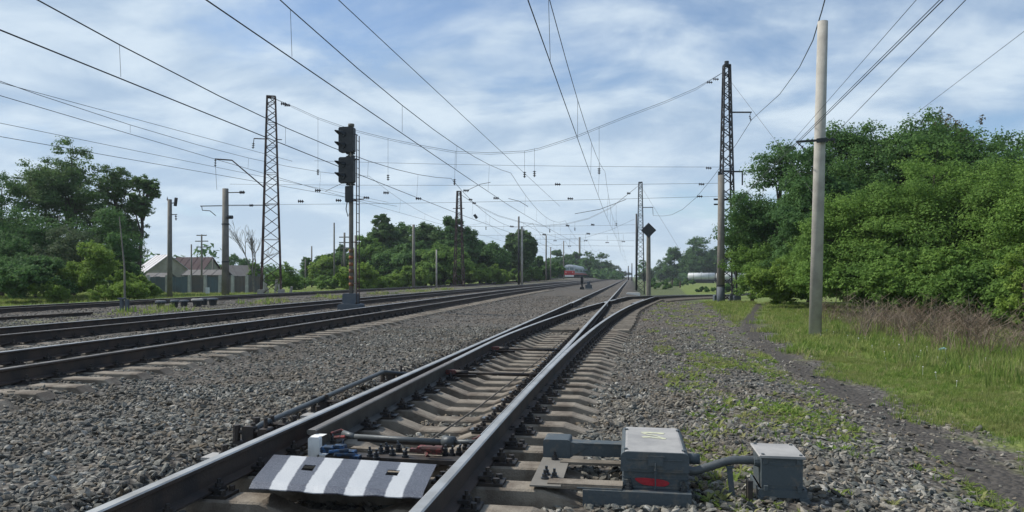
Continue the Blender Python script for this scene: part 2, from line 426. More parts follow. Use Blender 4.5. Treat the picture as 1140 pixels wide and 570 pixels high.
# straight track and branch beyond the points
t1 = empty('railway_track', (0, 0, 0), 'straight track carrying on beyond the points to the vanishing point', 'railway track', 'parallel running tracks')
for x in (XL, XR): rail([x, x, x], [46.02, 200, 900], [ZR]*3, t1)
base = sleeper_mesh(-1.35, 1.35, [-.795, .795], dep=.05).build('sleeper', M_CONC2, t1)
for i in range(90):
    s = base if i == 0 else dup(base); s.location = (-1.855, 46.6 + i*.545, -.0)
t5 = empty('railway_track', (0, 0, 0), 'branch track curving away to the right behind the concrete pole', 'railway track')
yy = A(np.arange(46.02, 170, 2.0))
for off in (XL, XR): rail([off + float(div_off(y)) for y in yy], yy, [ZR - float(div_drop(y)) for y in yy], t5)
base = sleeper_mesh(-1.35, 1.35, [-.795, .795], dep=.05).build('sleeper', M_CONC2, t5)
for i in range(90):
    y = 46.6 + i * .5; s = base if i == 0 else dup(base)
    s.location = (-1.855 + float(div_off(y)), y, -.003 - float(div_drop(y)))
    s.rotation_euler = (0, 0, -math.atan(float(div_off(y+.5) - div_off(y-.5))))
# loose rails stored between the tracks on the left
for k, (xa, ya, xb, yb_, lb) in enumerate([(-18.9, 8, -17.7, 22.1, 'short loose rail lying in the grass at the left edge')]):
    o = empty('spare_rail', (0, 0, 0), lb, 'rail'); rail([xa, xb], [ya, yb_], [.20, .20], o, top=M_RAIL, name='rail_length')

# ------------------------------------------------------------------ scattering
def gn_scatter(name, pts, rot, scl, idx, protos):
    me = bpy.data.meshes.new(name); n = len(pts)
    me.vertices.add(n); me.vertices.foreach_set('co', np.asarray(pts, np.float32).ravel())
    for nm, tp, dat, key in (('rot', 'FLOAT_VECTOR', rot, 'vector'), ('scl', 'FLOAT_VECTOR', scl, 'vector'), ('idx', 'INT', idx, 'value')):
        a = me.attributes.new(nm, tp, 'POINT'); a.data.foreach_set(key, np.asarray(dat, np.int32 if tp == 'INT' else np.float32).ravel())
    o = link(name, me, None, 'stuff')
    col = bpy.data.collections.new(name + '_pieces')
    for p in protos: col.objects.link(p)
    ng = bpy.data.node_groups.new(name, 'GeometryNodeTree')
    ng.interface.new_socket('Geometry', in_out='INPUT', socket_type='NodeSocketGeometry')
    ng.interface.new_socket('Geometry', in_out='OUTPUT', socket_type='NodeSocketGeometry')
    N = ng.nodes.new; gi, go_ = N('NodeGroupInput'), N('NodeGroupOutput'); ip = N('GeometryNodeInstanceOnPoints')
    ci = N('GeometryNodeCollectionInfo'); ci.inputs[0].default_value = col; ci.inputs[1].default_value = True; ci.inputs[2].default_value = True
    ip.inputs['Pick Instance'].default_value = True
    def na(nm, tp):
        a = N('GeometryNodeInputNamedAttribute'); a.data_type = tp; a.inputs[0].default_value = nm
        return a.outputs[0]
    Lk = ng.links.new; Lk(gi.outputs[0], ip.inputs['Points']); Lk(ci.outputs[0], ip.inputs['Instance'])
    Lk(na('idx', 'INT'), ip.inputs['Instance Index']); Lk(na('rot', 'FLOAT_VECTOR'), ip.inputs['Rotation']); Lk(na('scl', 'FLOAT_VECTOR'), ip.inputs['Scale'])
    Lk(ip.outputs[0], go_.inputs[0])
    md = o.modifiers.new('scatter', 'NODES'); md.node_group = ng
    return o
def wedge(n, dmin, dmax, extra=.12):          # random ground points in front of the camera, wider than the view
    d = np.sqrt(rng.uniform(dmin**2, dmax**2, n)); t = rng.uniform(-.7 - extra, .7 + extra, n)
    r = t * d; return r * CT - d * ST, r * ST + d * CT
def inst_mat(name, ramp, rough=.9, trans=0.0, pos_mix=None):
    m = bpy.data.materials.new(name); m.use_nodes = True; nt = m.node_tree; E.nt = nt; b = nt.nodes['Principled BSDF']
    oi = nt.nodes.new('ShaderNodeObjectInfo'); cr = nt.nodes.new('ShaderNodeValToRGB')
    nt.links.new(oi.outputs['Random'], cr.inputs[0]); el = cr.color_ramp.elements
    while len(el) < len(ramp): el.new(.5)
    for i, c in enumerate(ramp): el[i].position = i / (len(ramp)-1); el[i].color = (*c, 1)
    col = cr.outputs[0]
    g = nt.nodes.new('ShaderNodeNewGeometry')
    if pos_mix: col = nmix(nt, nnoise(nt, g.outputs['Position'], .9, 3).sm(.4, .65) * pos_mix[1], col, pos_mix[0])
    col = nmix(nt, nnoise(nt, g.outputs['Position'], 60, 3).sm(.4, .7) * .35, col, tuple(c*.5 for c in ramp[0]))
    nt.links.new(col, b.inputs['Base Color']); b.inputs['Roughness'].default_value = rough; b.inputs['Specular IOR Level'].default_value = .25
    if trans:
        tr = nt.nodes.new('ShaderNodeBsdfTranslucent'); nt.links.new(col, tr.inputs[0]); mx = nt.nodes.new('ShaderNodeMixShader'); mx.inputs[0].default_value = trans
        nt.links.new(b.outputs[0], mx.inputs[1]); nt.links.new(tr.outputs[0], mx.inputs[2])
        nt.links.new(mx.outputs[0], nt.nodes['Material Output'].inputs[0])
    return m
M_STONE = inst_mat('crushed_stone', [(.035,.037,.036),(.12,.122,.112),(.235,.23,.205),(.08,.088,.084),(.32,.30,.255),(.11,.118,.112),(.17,.138,.098),(.43,.42,.385)], .85, pos_mix=((.14,.108,.075), .5))
M_STONEF = inst_mat('brake_dusted_stone', [(.075,.070,.064),(.17,.157,.14),(.27,.25,.225),(.125,.118,.11),(.33,.305,.27)], .95, pos_mix=((.19,.145,.105), .5))
def stone_proto(i, mt):
    bm_ = __import__('bmesh').new(); __import__('bmesh').ops.create_icosphere(bm_, subdivisions=1, radius=.5)
    rs = random.Random(i)
    sc_ = (rs.uniform(.9, 1.6), rs.uniform(.6, 1.05), rs.uniform(.35, .8))
    for v in bm_.verts:
        k = rs.uniform(.55, 1.2); v.co = Vector((v.co.x*k*sc_[0], v.co.y*k*sc_[1], v.co.z*k*sc_[2]))
        q = .16; v.co = Vector((round(v.co.x/q)*q*.5 + v.co.x*.5, round(v.co.y/q)*q*.5 + v.co.y*.5, v.co.z))
    me = bpy.data.meshes.new('stone'); bm_.to_mesh(me); bm_.free(); me.materials.append(mt)
    return bpy.data.objects.new('stone', me)
def ballast_mask(x, y):
    L = -(x - gsh(y)); n = rng.uniform(-.35, .35, len(x))
    m = (x < path_x(y) - .16 + n * .8) & (L < 26.6)
    m |= (np.abs(x - path_x(y) - .48) < .28) & (rng.random(len(x)) < .35)
    m |= (np.abs(x - path_x(y)) < .35) & (rng.random(len(x)) < .16)
    # never stones lying on the visible sleepers
    def on_sl(lc, y0, sp): return (np.abs(L - lc) < 1.36) & (np.abs(((y - y0 + sp/2) % sp) - sp/2) < .13)
    m &= ~((np.abs(L - 7.6) < 1.68) & (np.abs(((y - 6 + .2725) % .545) - .2725) < .125) & (rng.random(len(x)) < .80 + .2*np.sin(y*2.1)*np.sin(y*.7))); m &= ~on_sl(12.045, 6, .545); m &= ~on_sl(24.395, 6, .545)
    dd = np.abs(x - (XL+XR)/2 - div_off(y))
    m &= ~((y > 48) & (x > .6) & (dd > 1.8))
    m &= ~((y > 24 + rng.uniform(-2, 5, len(x))) & (x > 3.5 + (y-20)*.05 + rng.uniform(-.6, .6, len(x))))
    m &= ~((x > .9) & (np.sin(x*2.3+1)*np.sin(y*1.3+.5) + rng.uniform(-.9, .9, len(x)) > .35))
    m &= ~((x > path_x(y) - .7) & (rng.random(len(x)) < .45))
    return m
for nm, n, d0, d1, smin, smax, mt in (('ballast_stones', 44000, 2.9, 9.5, .028, .078, M_STONE), ('ballast_stones', 62000, 9.5, 20, .032, .07, M_STONE), ('ballast_stones', 70000, 20, 52, .05, .085, M_STONEF)):
    x, y = wedge(n, d0, d1); k = ballast_mask(x, y); x, y = x[k], y[k]
    s = smin + (smax-smin) * rng.random(len(x))**1.8
    z = zg(x, y) + s * rng.uniform(-.15, .25, len(x))
    Lx = -(x - gsh(y)); 
    for lc in (7.845, 12.045, 24.395): z = z - .015 * (np.abs(Lx - lc) < 1.2)
    crib = (y < 19) & (x > -3.1) & (x < -.45 + div_off(y)); z = z - .0 * crib
    sc3 = np.stack([s, s*rng.uniform(.8, 1.1, len(x)), s*rng.uniform(.8, 1.3, len(x))], 1)
    gn_scatter(nm, np.stack([x, y, z], 1), np.stack([rng.uniform(-.8, .8, len(x)), rng.uniform(-.8, .8, len(x)), rng.uniform(0, 6.28, len(x))], 1), sc3, rng.integers(0, 8, len(x)), [stone_proto(i, mt) for i in range(8)])

# ------------------------------------------------------------------ grass, weeds, dead stems
def blade_proto(seed, mt, nb, h, spread, wd, lean=.5, name='tuft'):
    rs = random.Random(seed); V = []; F = []
    for i in range(nb):
        a = rs.uniform(0, 6.28); b = rs.uniform(0, spread); px, py = b*math.cos(a), b*math.sin(a)
        a2 = rs.uniform(0, 6.28); le = rs.uniform(.1, lean); hh = h * rs.uniform(.5, 1); dx, dy = math.cos(a2), math.sin(a2); w2 = wd * rs.uniform(.6, 1.1)
        o = len(V); px_, py_ = -dy*w2, dx*w2
        V += [(px-px_, py-py_, 0), (px+px_, py+py_, 0), (px+px_*.8+dx*le*hh*.35, py+py_*.8+dy*le*hh*.35, hh*.55), (px-px_*.8+dx*le*hh*.35, py-py_*.8+dy*le*hh*.35, hh*.55),
              (px+dx*le*hh, py+dy*le*hh, hh)]
        F += [(o, o+1, o+2, o+3), (o+3, o+2, o+4)]
    me = bpy.data.meshes.new(name); me.from_pydata(V, [], F); me.materials.append(mt); return bpy.data.objects.new(name, me)
M_GR = inst_mat('grass_blades', [(.13,.215,.042),(.19,.285,.06),(.26,.335,.08),(.42,.40,.19)], .8, .5, ((.27,.26,.11), .5))
M_DRY = inst_mat('dead_stems', [(.13,.090,.062),(.19,.140,.10),(.31,.25,.19),(.10,.072,.052)], .9)
M_PUFF = inst_mat('seed_heads', [(.62,.62,.56),(.5,.5,.45)], .9)
def blades(name, n, d0, d1, fn, h, scl, protos, extra=.05):
    x, y = wedge(n, d0, d1, extra); k = fn(x, y); x, y = x[k], y[k]; s = rng.uniform(.6, 1.2, len(x)) * scl
    gn_scatter(name, np.stack([x, y, zg(x, y) - .01], 1), np.stack([np.zeros(len(x)), np.zeros(len(x)), rng.uniform(0, 6.28, len(x))], 1), np.stack([s, s, s*rng.uniform(.7, 1.2, len(x))], 1), rng.integers(0, len(protos), len(x)), protos)
gp = [blade_proto(i, M_GR, 16, .10, .07, .0042, .8) for i in range(5)]
gp2 = [blade_proto(i+20, M_GR, 18, .16, .16, .008, .8) for i in range(4)]
gr_mask = lambda x, y: ((x > path_x(y) + .42 + rng.uniform(-.15, .45, len(x)) + .25*np.sin(y*1.9)) & (x < path_x(y) + 14)) | ((y > 23 + rng.uniform(-2, 6, len(x))) & (x > 3.3 + (y-20)*.05 + rng.uniform(-.3, .8, len(x))) & (x < path_x(y) - .3))
blades('grass', 60000, 4.2, 14, lambda x, y: gr_mask(x, y) & (np.sin(x*3.1+y*1.7)*np.sin(y*2.3-x*1.1) + rng.uniform(-1, 1, len(x)) > -.75), .1, .8, gp)
blades('grass', 46000, 14, 48, gr_mask, .1, 1.25, gp2)
tall = lambda x, y: (x > path_x(y) + 1.7 + .5*np.sin(y*.8) + rng.uniform(0, 1.2, len(x))) & (x < path_x(y) + 9)
blades('grass', 26000, 7, 34, tall, .1, 1.7, [blade_proto(i+40, M_GR, 12, .17, .10, .005, .5) for i in range(4)])
wd_mask = lambda x, y: (x > .45) & (x < path_x(y) - .2) & (np.sin(x*2.3+1)*np.sin(y*1.3+.5) + .6*np.sin(x*5.1+y*3.7)*np.sin(y*4.3-x) + rng.uniform(-1.1, 1.1, len(x)) > .72)
def weed_proto(seed):
    rs = random.Random(seed); V = []; F = []
    for i in range(9):
        a = i*.7 + rs.uniform(-.2, .2); l = rs.uniform(.04, .085); w2 = rs.uniform(.007, .014); up = rs.uniform(.2, .9); dx, dy = math.cos(a), math.sin(a); o = len(V)
        V += [(0, 0, 0), (dx*l*.5-dy*w2, dy*l*.5+dx*w2, l*up*.7), (dx*l, dy*l, l*up*.9), (dx*l*.5+dy*w2, dy*l*.5-dx*w2, l*up*.7)]; F += [(o, o+1, o+2, o+3)]
    me = bpy.data.meshes.new('weed'); me.from_pydata(V, [], F); me.materials.append(M_GR); return bpy.data.objects.new('weed', me)
blades('weeds', 50000, 3.5, 15, wd_mask, .1, 1.0, [weed_proto(i) for i in range(5)] + [blade_proto(i+60, M_GR, 8, .09, .03, .004, .9) for i in range(2)])
blades('weeds', 22000, 15, 46, wd_mask, .1, 1.5, [weed_proto(i+9) for i in range(5)])
lg = lambda x, y: ((-(x-gsh(y)) > 27)) | ((np.abs(-(x-gsh(y)) - 17.3) < 1.6) & (rng.random(len(x)) < .25) & (np.sin(x*.9+y*.7) > .1))
blades('grass', 40000, 14, 75, lg, .1, 1.6, [blade_proto(i+80, M_GR, 14, .17, .16, .010, .7) for i in range(4)])
def puff_proto(i):
    m = MB(); h = .14 + .05*i; m.tube([(0,0,0), (.012,0,h)], .0022, 3)
    me = m; bm_ = __import__('bmesh').new(); __import__('bmesh').ops.create_icosphere(bm_, subdivisions=1, radius=.012)
    o = len(m.v); 
    m.add([(v.co.x+.012, v.co.y, v.co.z+h) for v in bm_.verts], [[v.index for v in f.verts] for f in bm_.faces]); bm_.free()
    p = m.build('seed_head', M_PUFF); C.objects.unlink(p); return p
puffm = lambda x, y: (x > path_x(y) + 1.5) & (x < path_x(y) + 5) & (np.sin(x*1.3+y*.9)*np.sin(y*.7-x*.5) + rng.uniform(-.5, .5, len(x)) > .15)
blades('dandelion_clocks', 2300, 7, 30, puffm, .1, 1.0, [puff_proto(0), puff_proto(1)])
# dead tangled stems in front of the thicket
def stem_proto(seed):
    rs = random.Random(seed); m = MB()
    for i in range(7):
        a = rs.uniform(0, 6.28); l = rs.uniform(.5, 1.0); le = rs.uniform(.1, .7); bx, by = rs.uniform(-.15, .15), rs.uniform(-.15, .15)
        p1 = (bx+math.cos(a)*le*l*.45, by+math.sin(a)*le*l*.45, l*.55); p2 = (bx+math.cos(a)*le*l, by+math.sin(a)*le*l, l*rs.uniform(.75, 1))
        m.tube([(bx, by, 0), p1, p2], .006, 3, cap=False, r1=.003)
        for j in range(2):
            a3 = rs.uniform(0, 6.28); q = Vector(p1).lerp(Vector(p2), rs.uniform(0, .8)); m.tube([q, q + Vector((math.cos(a3)*.22, math.sin(a3)*.22, .15))], .003, 3, cap=False)
    p = m.build('dead_stem', M_DRY); C.objects.unlink(p); return p
def dead_band(x, y):     # a strip along the foot of the thicket
    f = 6.2 + .25*np.sin(y*.9); return (x > f - .2 + rng.uniform(-.2, .5, len(x))) & (x < f + 3.0) & (y > 9) & (y < 27) & (rng.random(len(x)) < .9)
blades('dead_undergrowth', 5600, 14, 34, dead_band, .1, 1.0, [stem_proto(i) for i in range(6)], .15)

# ------------------------------------------------------------------ trees
def leaf_mat(name, c1, c2, c3, trans=.3):
    m = bpy.data.materials.new(name); m.use_nodes = True; nt = m.node_tree; E.nt = nt; b = nt.nodes['Principled BSDF']
    at = nt.nodes.new('ShaderNodeAttribute'); at.attribute_name = 'rnd'; f = E(at.outputs['Fac'])
    g = nt.nodes.new('ShaderNodeNewGeometry'); n = nnoise(nt, g.outputs['Position'], .55, 3, .6)
    c = nmix(nt, f, c1, c2); c = nmix(nt, n.sm(.42, .66) * .7, c, c3)
    nt.links.new(c, b.inputs['Base Color']); b.inputs['Roughness'].default_value = .7; b.inputs['Specular IOR Level'].default_value = .12
    tr = nt.nodes.new('ShaderNodeBsdfTranslucent'); nt.links.new(c, tr.inputs[0]); mx = nt.nodes.new('ShaderNodeMixShader'); mx.inputs[0].default_value = trans
    nt.links.new(b.outputs[0], mx.inputs[1]); nt.links.new(tr.outputs[0], mx.inputs[2]); nt.links.new(mx.outputs[0], nt.nodes['Material Output'].inputs[0])
    return m
LM = {'maple': leaf_mat('maple_leaves', (.125,.225,.045), (.185,.295,.066), (.084,.160,.038), .42),
      'mid': leaf_mat('mid_green_leaves', (.080,.165,.045), (.120,.215,.060), (.055,.115,.038), .36),
      'dark': leaf_mat('dark_leaves', (.076,.158,.050), (.115,.210,.066), (.054,.115,.042), .42),
      'poplar': leaf_mat('poplar_leaves', (.095,.170,.058), (.14,.22,.074), (.074,.132,.05), .42),
      'light': leaf_mat('bright_leaves', (.170,.265,.052), (.228,.330,.064), (.115,.200,.040), .42),
      'grey': leaf_mat('grey_green_leaves', (.088,.130,.066), (.122,.160,.080), (.064,.096,.052), .36),
      'brown': leaf_mat('brownish_seed_leaves', (.116,.085,.050), (.136,.110,.058), (.082,.092,.037), .25)}
M_BARK = mat('bark', (.10, .08, .062), .95, 0, (.05, .042, .035), 8, bump=.5, bscale=30)
M_BARKP = mat('pale_bark', (.22, .20, .17), .9, 0, (.10, .09, .075), 6, bump=.5, bscale=30)
def leaves_mesh(cen, rad, nl, ls, rnd_shift=0.0, drop=0.0, flat=.6):
    """nl small leaves spread over the shells of the clumps (cen, rad)"""
    wgt = rad**2; wgt = wgt / wgt.sum(); ci = rng.choice(len(cen), nl, p=wgt)
    d = rng.normal(size=(nl, 3)); d /= np.linalg.norm(d, axis=1)[:, None]; d[:, 2] = np.where(d[:, 2] < -.25, d[:, 2] * .5, d[:, 2])
    rr = rad[ci] * (rng.random(nl) ** .45) * rng.uniform(.75, 1.18, nl)
    p = cen[ci] + d * rr[:, None] * np.array([1, 1, .8])
    p[:, 2] -= drop * rng.random(nl) * rad[ci]
    nrm = d * .85 + rng.normal(size=(nl, 3)) * .42 + np.array([0, 0, .4]); nrm /= np.linalg.norm(nrm, axis=1)[:, None]
    a = np.cross(nrm, rng.normal(size=(nl, 3))); a /= np.linalg.norm(a, axis=1)[:, None]; b = np.cross(nrm, a)
    s = (ls * rng.uniform(.6, 1.25, nl))[:, None]
    V = np.stack([p - a*s*1.1, p + a*s*.5 + b*s*.6, p + a*s*.5 - b*s*.6], 1).reshape(-1, 3)
    F = np.arange(nl * 3).reshape(-1, 3)
    return V, F, np.clip(rng.random(nl) * .7 + rng.random(len(cen))[ci] * .3 + rnd_shift, 0, 1)
def tree(u, d, h, wdt, label, kind='maple', cat='tree', nl=14000, ls=.10, up=1.1, seed=0, low=.18, name='tree', depth=None, lobes=9, group=None, trunk=True, bark=None, thick=1.0, sparse=1.0, z=None, top=None, nclump=None, lean=0.0):
    """a tree or bush whose middle stands at bearing u and distance d; h height, wdt crown width"""
    global rng
    keep = rng; rng = np.random.default_rng(seed + 1000); rs = random.Random(seed)
    pos = ud(u, d); gz = float(zg(pos.x, pos.y)) if z is None else z
    t = empty(name, (pos.x, pos.y, gz - .05), label, cat, group)
    nl = int(nl * up * 1.75); ls = ls * .74; lobes = int(lobes * 1.5)
    depth = depth or wdt; zc = h * (low + (1-low)/2); hz_ = h * (1-low) / 2
    L = []
    for i in range(lobes):
        for _ in range(40):
            q = rng.uniform(-1, 1, 3)
            if .35 < np.linalg.norm(q) < 1.0: break
        if low < .09 and i % 3 == 0: q[2] = -abs(q[2])
        rr = rng.uniform(.24, .42) * min(wdt, 2.2*hz_) * .72
        c = np.array([q[0]*(wdt/2 - rr*.7) + lean*h*(q[2]+1)/2, q[1]*(depth/2 - rr*.7), zc + q[2]*(hz_ - rr*.75)]); L.append((c, rr))
    L.append((np.array([lean*h*.9, 0, h - .32*hz_]), .34*hz_ if hz_ < wdt else .22*wdt))
    cen = []; rad = []
    nc = nclump or int(14 + 90 / max(lobes, 1))
    lobes_ = lobes
    for (c, rr) in L:
        for j in range(nc):
            q = rng.normal(size=3); q /= np.linalg.norm(q); q[2] = abs(q[2]) * (1 if rng.random() < .72 else -.7)
            cen.append(c + q * rr * rng.uniform(.45, 1.0) * np.array([1, 1, .85])); rad.append(rr * rng.uniform(.24, .48) * sparse)
    if top == 'spiky':
        for j in range(26):
            a = rng.uniform(-1, 1); c = np.array([a*wdt*.42, rng.uniform(-.3, .3)*depth, h*(1 - .16*a*a)]); hh = rng.uniform(.4, 1.0)
            for k in range(4): cen.append(c + np.array([rng.uniform(-.08,.08), 0, hh*k/4])); rad.append(.20 - .03*k)
    cen = np.array(cen); rad = np.array(rad)
    V, F, rn = leaves_mesh(cen, rad, nl, ls)
    link('crown', npmesh('crown', V, F, [LM[kind]], rn), t)
    if trunk:
        m = MB(); r0 = h * .017 * thick; fork = h * max(low * 1.0, .14)
        m.tube([(0, 0, 0), (rs.uniform(-.1, .1), rs.uniform(-.1, .1), fork*.6), (lean*h*.2, 0, fork), (lean*h*.55, 0, h*.6), (lean*h*.8, 0, h*.86)], [r0*1.25, r0, r0*.85, r0*.45, r0*.15], 8)
        m.build('trunk', bark or M_BARK, t, True)
        b = MB()
        for (c, rr) in L:
            zs = max(fork*.8, min(c[2] - .4*rr - .15*h*rs.random(), h*.7)); k = (zs/h); s0 = Vector((lean*h*k, 0, zs*.85)); e = Vector(c)
            mid = s0.lerp(e, .5) + Vector((0, 0, .06*h))
            b.tube([s0, mid, e], [r0*.5, r0*.3, r0*.12], 5, cap=False)
            for j in range(5):
                q = Vector(rng.normal(size=3)).normalized(); b.tube([mid.lerp(e, rs.random()), e + q*rr*.9], r0*.1, 4, cap=False, r1=r0*.03)
        b.build('limbs', bark or M_BARK, t, True)
    rng = keep
    return t
G = 'trees of the thicket on the right'
tree(868, 47, 10.6, 8.2, 'rounded dark green tree at the left end of the right-hand thicket, behind the concrete pole', 'dark', nl=26000, ls=.13, seed=1, low=.06, lobes=14, group=G)
tree(905, 40, 9.0, 6.0, 'dark green tree just left of the tall bare pole in the right-hand thicket', 'dark', nl=20000, ls=.12, seed=2, low=.05, lobes=11, group=G)
tree(962, 46, 12.0, 8.5, 'tall green tree seen above and just right of the tall bare pole', 'mid', nl=26000, ls=.13, seed=3, low=.1, lobes=14, group=G)
tree(1035, 43, 11.6, 9.0, 'broad tree of the thicket just below the brownish spiky tufts', 'mid', nl=26000, ls=.13, seed=4, low=.1, lobes=14, group=G)
tree(1048, 47, 11.8, 7.0, 'tree behind the thicket showing brown upright tufts against the sky', 'brown', nl=15000, ls=.12, seed=5, low=.3, lobes=10, top='spiky', group=G)
tree(1120, 42, 10.4, 9.0, 'bushy tree at the back of the thicket near the right edge of the picture', 'mid', nl=22000, ls=.13, seed=6, low=.1, lobes=13, group=G)
tree(972, 29, 5.6, 6.4, 'bushy light green maple close behind the tall bare pole, on its right', 'maple', nl=40500, ls=0.082, seed=7, low=.04, lobes=15, group=G)
tree(1040, 29, 7.0, 7.2, 'broad fresh green maple in the middle of the right-hand thicket', 'maple', nl=48600, ls=0.082, seed=8, low=.04, lobes=17, group=G)
tree(1110, 27, 6.3, 6.8, 'broad green maple at the right end of the thicket behind the dead stems', 'maple', nl=45900, ls=0.078, seed=9, low=.04, lobes=16, group=G)
tree(1185, 24, 6.2, 6.0, 'green maple cut off by the right edge of the picture', 'maple', nl=29700, ls=0.074, seed=10, low=.04, lobes=12, group=G)
tree(868, 36, 2.6, 3.2, 'low bright green bush left of the foot of the tall bare pole', 'light', 'bush', nl=11000, ls=.085, seed=11, low=.0, lobes=9, trunk=False, name='bush', group=G)
tree(925, 31, 3.6, 3.6, 'low green bush behind the foot of the tall bare pole', 'maple', 'bush', nl=12000, ls=.085, seed=12, low=.0, lobes=9, trunk=False, name='bush', group=G)
tree(1140, 19.5, 2.6, 1.7, 'small yellow-green maple sapling at the right edge behind the dead stems', 'light', 'sapling', nl=5200, ls=.06, seed=13, low=.05, lobes=7, name='sapling', group=G)
tree(838, 52, 7.0, 4.0, 'pale green leafy tree peeping out left of the thicket, beside the lattice mast', 'maple', nl=9000, ls=.12, seed=14, low=.1, lobes=8, group=G)
for i, (u, d, h, w_) in enumerate([(900, 62, 9, 11), (990, 60, 11, 12), (1080, 58, 10, 12), (1160, 50, 9, 10)]):
    tree(u, d, h, w_, ['dark tree filling the gap behind the left of the right-hand thicket', 'dark tree filling the back of the thicket behind the tall tree', 'dark tree filling the back of the thicket below the brown tufts', 'dark tree filling the back of the thicket at the far right'][i], 'dark', nl=7000, ls=.24, seed=20+i, low=.02, lobes=12, group=G)
for i, (u, d, h, w_, lb) in enumerate([(845, 43, 3.6, 4.4, 'low green bush at the left foot of the thicket beside the path'), (893, 38, 3.4, 4.2, 'green bush low in the thicket just left of the tall bare pole'), (985, 26.5, 2.8, 4.2, 'low green bush behind the left end of the dead stems'), (1030, 25, 2.9, 4.2, 'low green bush behind the middle of the dead stems'), (1075, 24, 2.9, 4.0, 'low green bush behind the right part of the dead stems'), (950, 28, 3.2, 4.0, 'low green bush just right of the foot of the tall bare pole'), (1125, 22.5, 2.8, 4.0, 'low green bush behind the yellow-green sapling'), (1020, 34, 5.0, 7.0, 'dense bush filling the shade inside the thicket, middle part'), (935, 38, 5.0, 7.0, 'dense bush filling the shade inside the thicket, left part'), (1110, 33, 5.0, 7.0, 'dense bush filling the shade inside the thicket, right part')]):
    tree(u, d, h, w_, lb, 'maple', 'bush', nl=9000, ls=.095, seed=200+i, low=0, lobes=9, trunk=False, name='bush', group=G)
G = 'trees beyond the branch track'
tree(775, 335, 21.5, 18.0, 'tall rounded dark tree beyond the branch track, left of the thicket', 'dark', nl=9000, ls=.62, seed=30, low=-.02, lobes=12, sparse=1.2, group=G)
tree(751, 340, 17.0, 10.5, 'narrower dark tree beside the tall rounded one beyond the branch track', 'dark', nl=6000, ls=.62, seed=31, low=-.02, lobes=10, sparse=1.2, group=G)
tree(797, 335, 17, 14, 'dark tree beyond the branch track half hidden by the concrete pole', 'dark', nl=6000, ls=.62, seed=32, low=.02, lobes=8, group=G)
tree(735, 380, 11.5, 12, 'lower dark tree behind the black diamond sign', 'dark', nl=4000, ls=.4, seed=33, low=0, lobes=7, group=G)
tree(722, 330, 7.0, 9.0, 'low hazy tree behind the lattice mast right of the vanishing point', 'grey', nl=3000, ls=.5, seed=34, low=0, lobes=7, group=G)
for i, (u, d, h) in enumerate([(748, 186, 1.9), (757, 182, 1.6)]):
    p = ud(u, d); m = MB(); m.tube([(p.x, p.y, float(zg(p.x, p.y))-.1), (p.x+.1, p.y, float(zg(p.x, p.y))+h)], .22, 6)
    tag(m.build('tree_stump', M_BARK), ['dark trunk stub under the trees beyond the branch, left one', 'dark trunk stub under the trees beyond the branch, right one'][i], 'tree trunk')
# left side
G = 'trees along the left side of the railway'
tree(80, 66, 14.2, 10.4, 'big poplar rising above the left side with sky gaps in its crown', 'poplar', nl=22000, ls=.16, seed=40, low=.12, lobes=12, sparse=.78, thick=1.2, group=G)
tree(130, 68, 12.9, 5.4, 'slim upright poplar joined to the right side of the big one', 'poplar', nl=12000, ls=.16, seed=41, low=.06, lobes=15, sparse=1.0, group=G)
tree(155, 67, 11.6, 3.0, 'thin leaning poplar with a bare stem at the right edge of the left trees', 'poplar', nl=3600, ls=.17, seed=42, low=.35, lobes=8, sparse=1.0, lean=.05, group=G)
tree(2, 62, 10.8, 7.2, 'dark tree cut by the left edge of the picture', 'dark', nl=15000, ls=.15, seed=43, low=.05, lobes=12, group=G)
tree(-45, 58, 11, 8, 'dark tree just outside the left edge of the picture', 'dark', nl=6000, ls=.16, seed=44, low=.05, lobes=10, group=G)
tree(40, 58, 7.0, 8.0, 'dark dense tree filling the space under the big poplar', 'dark', nl=14000, ls=.15, seed=45, low=0, lobes=12, group=G)
tree(20, 48, 4.4, 6.5, 'dark green bush along the far left track at the left edge', 'dark', 'bush', nl=12000, ls=.12, seed=46, low=0, lobes=10, trunk=False, name='bush', group=G)
tree(72, 52, 5.6, 5.0, 'grey-green bush between the dark trees and the bright bush', 'grey', 'bush', nl=9000, ls=.12, seed=47, low=0, lobes=9, trunk=False, name='bush', group=G)
tree(98, 47, 4.2, 3.8, 'bright yellow-green bush in front of the big poplar', 'light', 'bush', nl=11000, ls=.11, seed=48, low=0, lobes=9, trunk=False, name='bush', group=G)
tree(130, 52, 5.0, 3.4, 'dark green bush right behind the bright bush', 'dark', 'bush', nl=7000, ls=.12, seed=49, low=0, lobes=8, trunk=False, name='bush', group=G)
tree(135, 45, 2.2, 4.6, 'low light green bush beside the thin whip post on the left', 'light', 'bush', nl=8000, ls=.10, seed=50, low=0, lobes=9, trunk=False, name='bush', group=G)
tree(58, 44, 1.8, 2.4, 'low light green weeds at the foot of the dark bushes on the left', 'light', 'bush', nl=3500, ls=.09, seed=51, low=0, lobes=6, trunk=False, name='bush', group=G)
tree(318, 78, 3.4, 4.0, 'round clipped-looking green bush behind the left lattice mast', 'maple', 'bush', nl=7000, ls=.13, seed=52, low=0, lobes=10, trunk=False, name='bush', group=G)
tree(282, 92, 3.6, 3.0, 'small dark tree behind the left lattice mast and fence', 'maple', nl=3000, ls=.16, seed=53, low=.1, lobes=6, group=G)
tree(262, 150, 6.2, 14, 'low dark trees behind the small shed roof', 'dark', nl=4000, ls=.26, seed=54, low=0, lobes=9, group=G)
tree(341, 120, 5.0, 2.6, 'small rounded tree left of the signal mast', 'dark', nl=2500, ls=.2, seed=55, low=.1, lobes=6, group=G)
rs = random.Random(77)
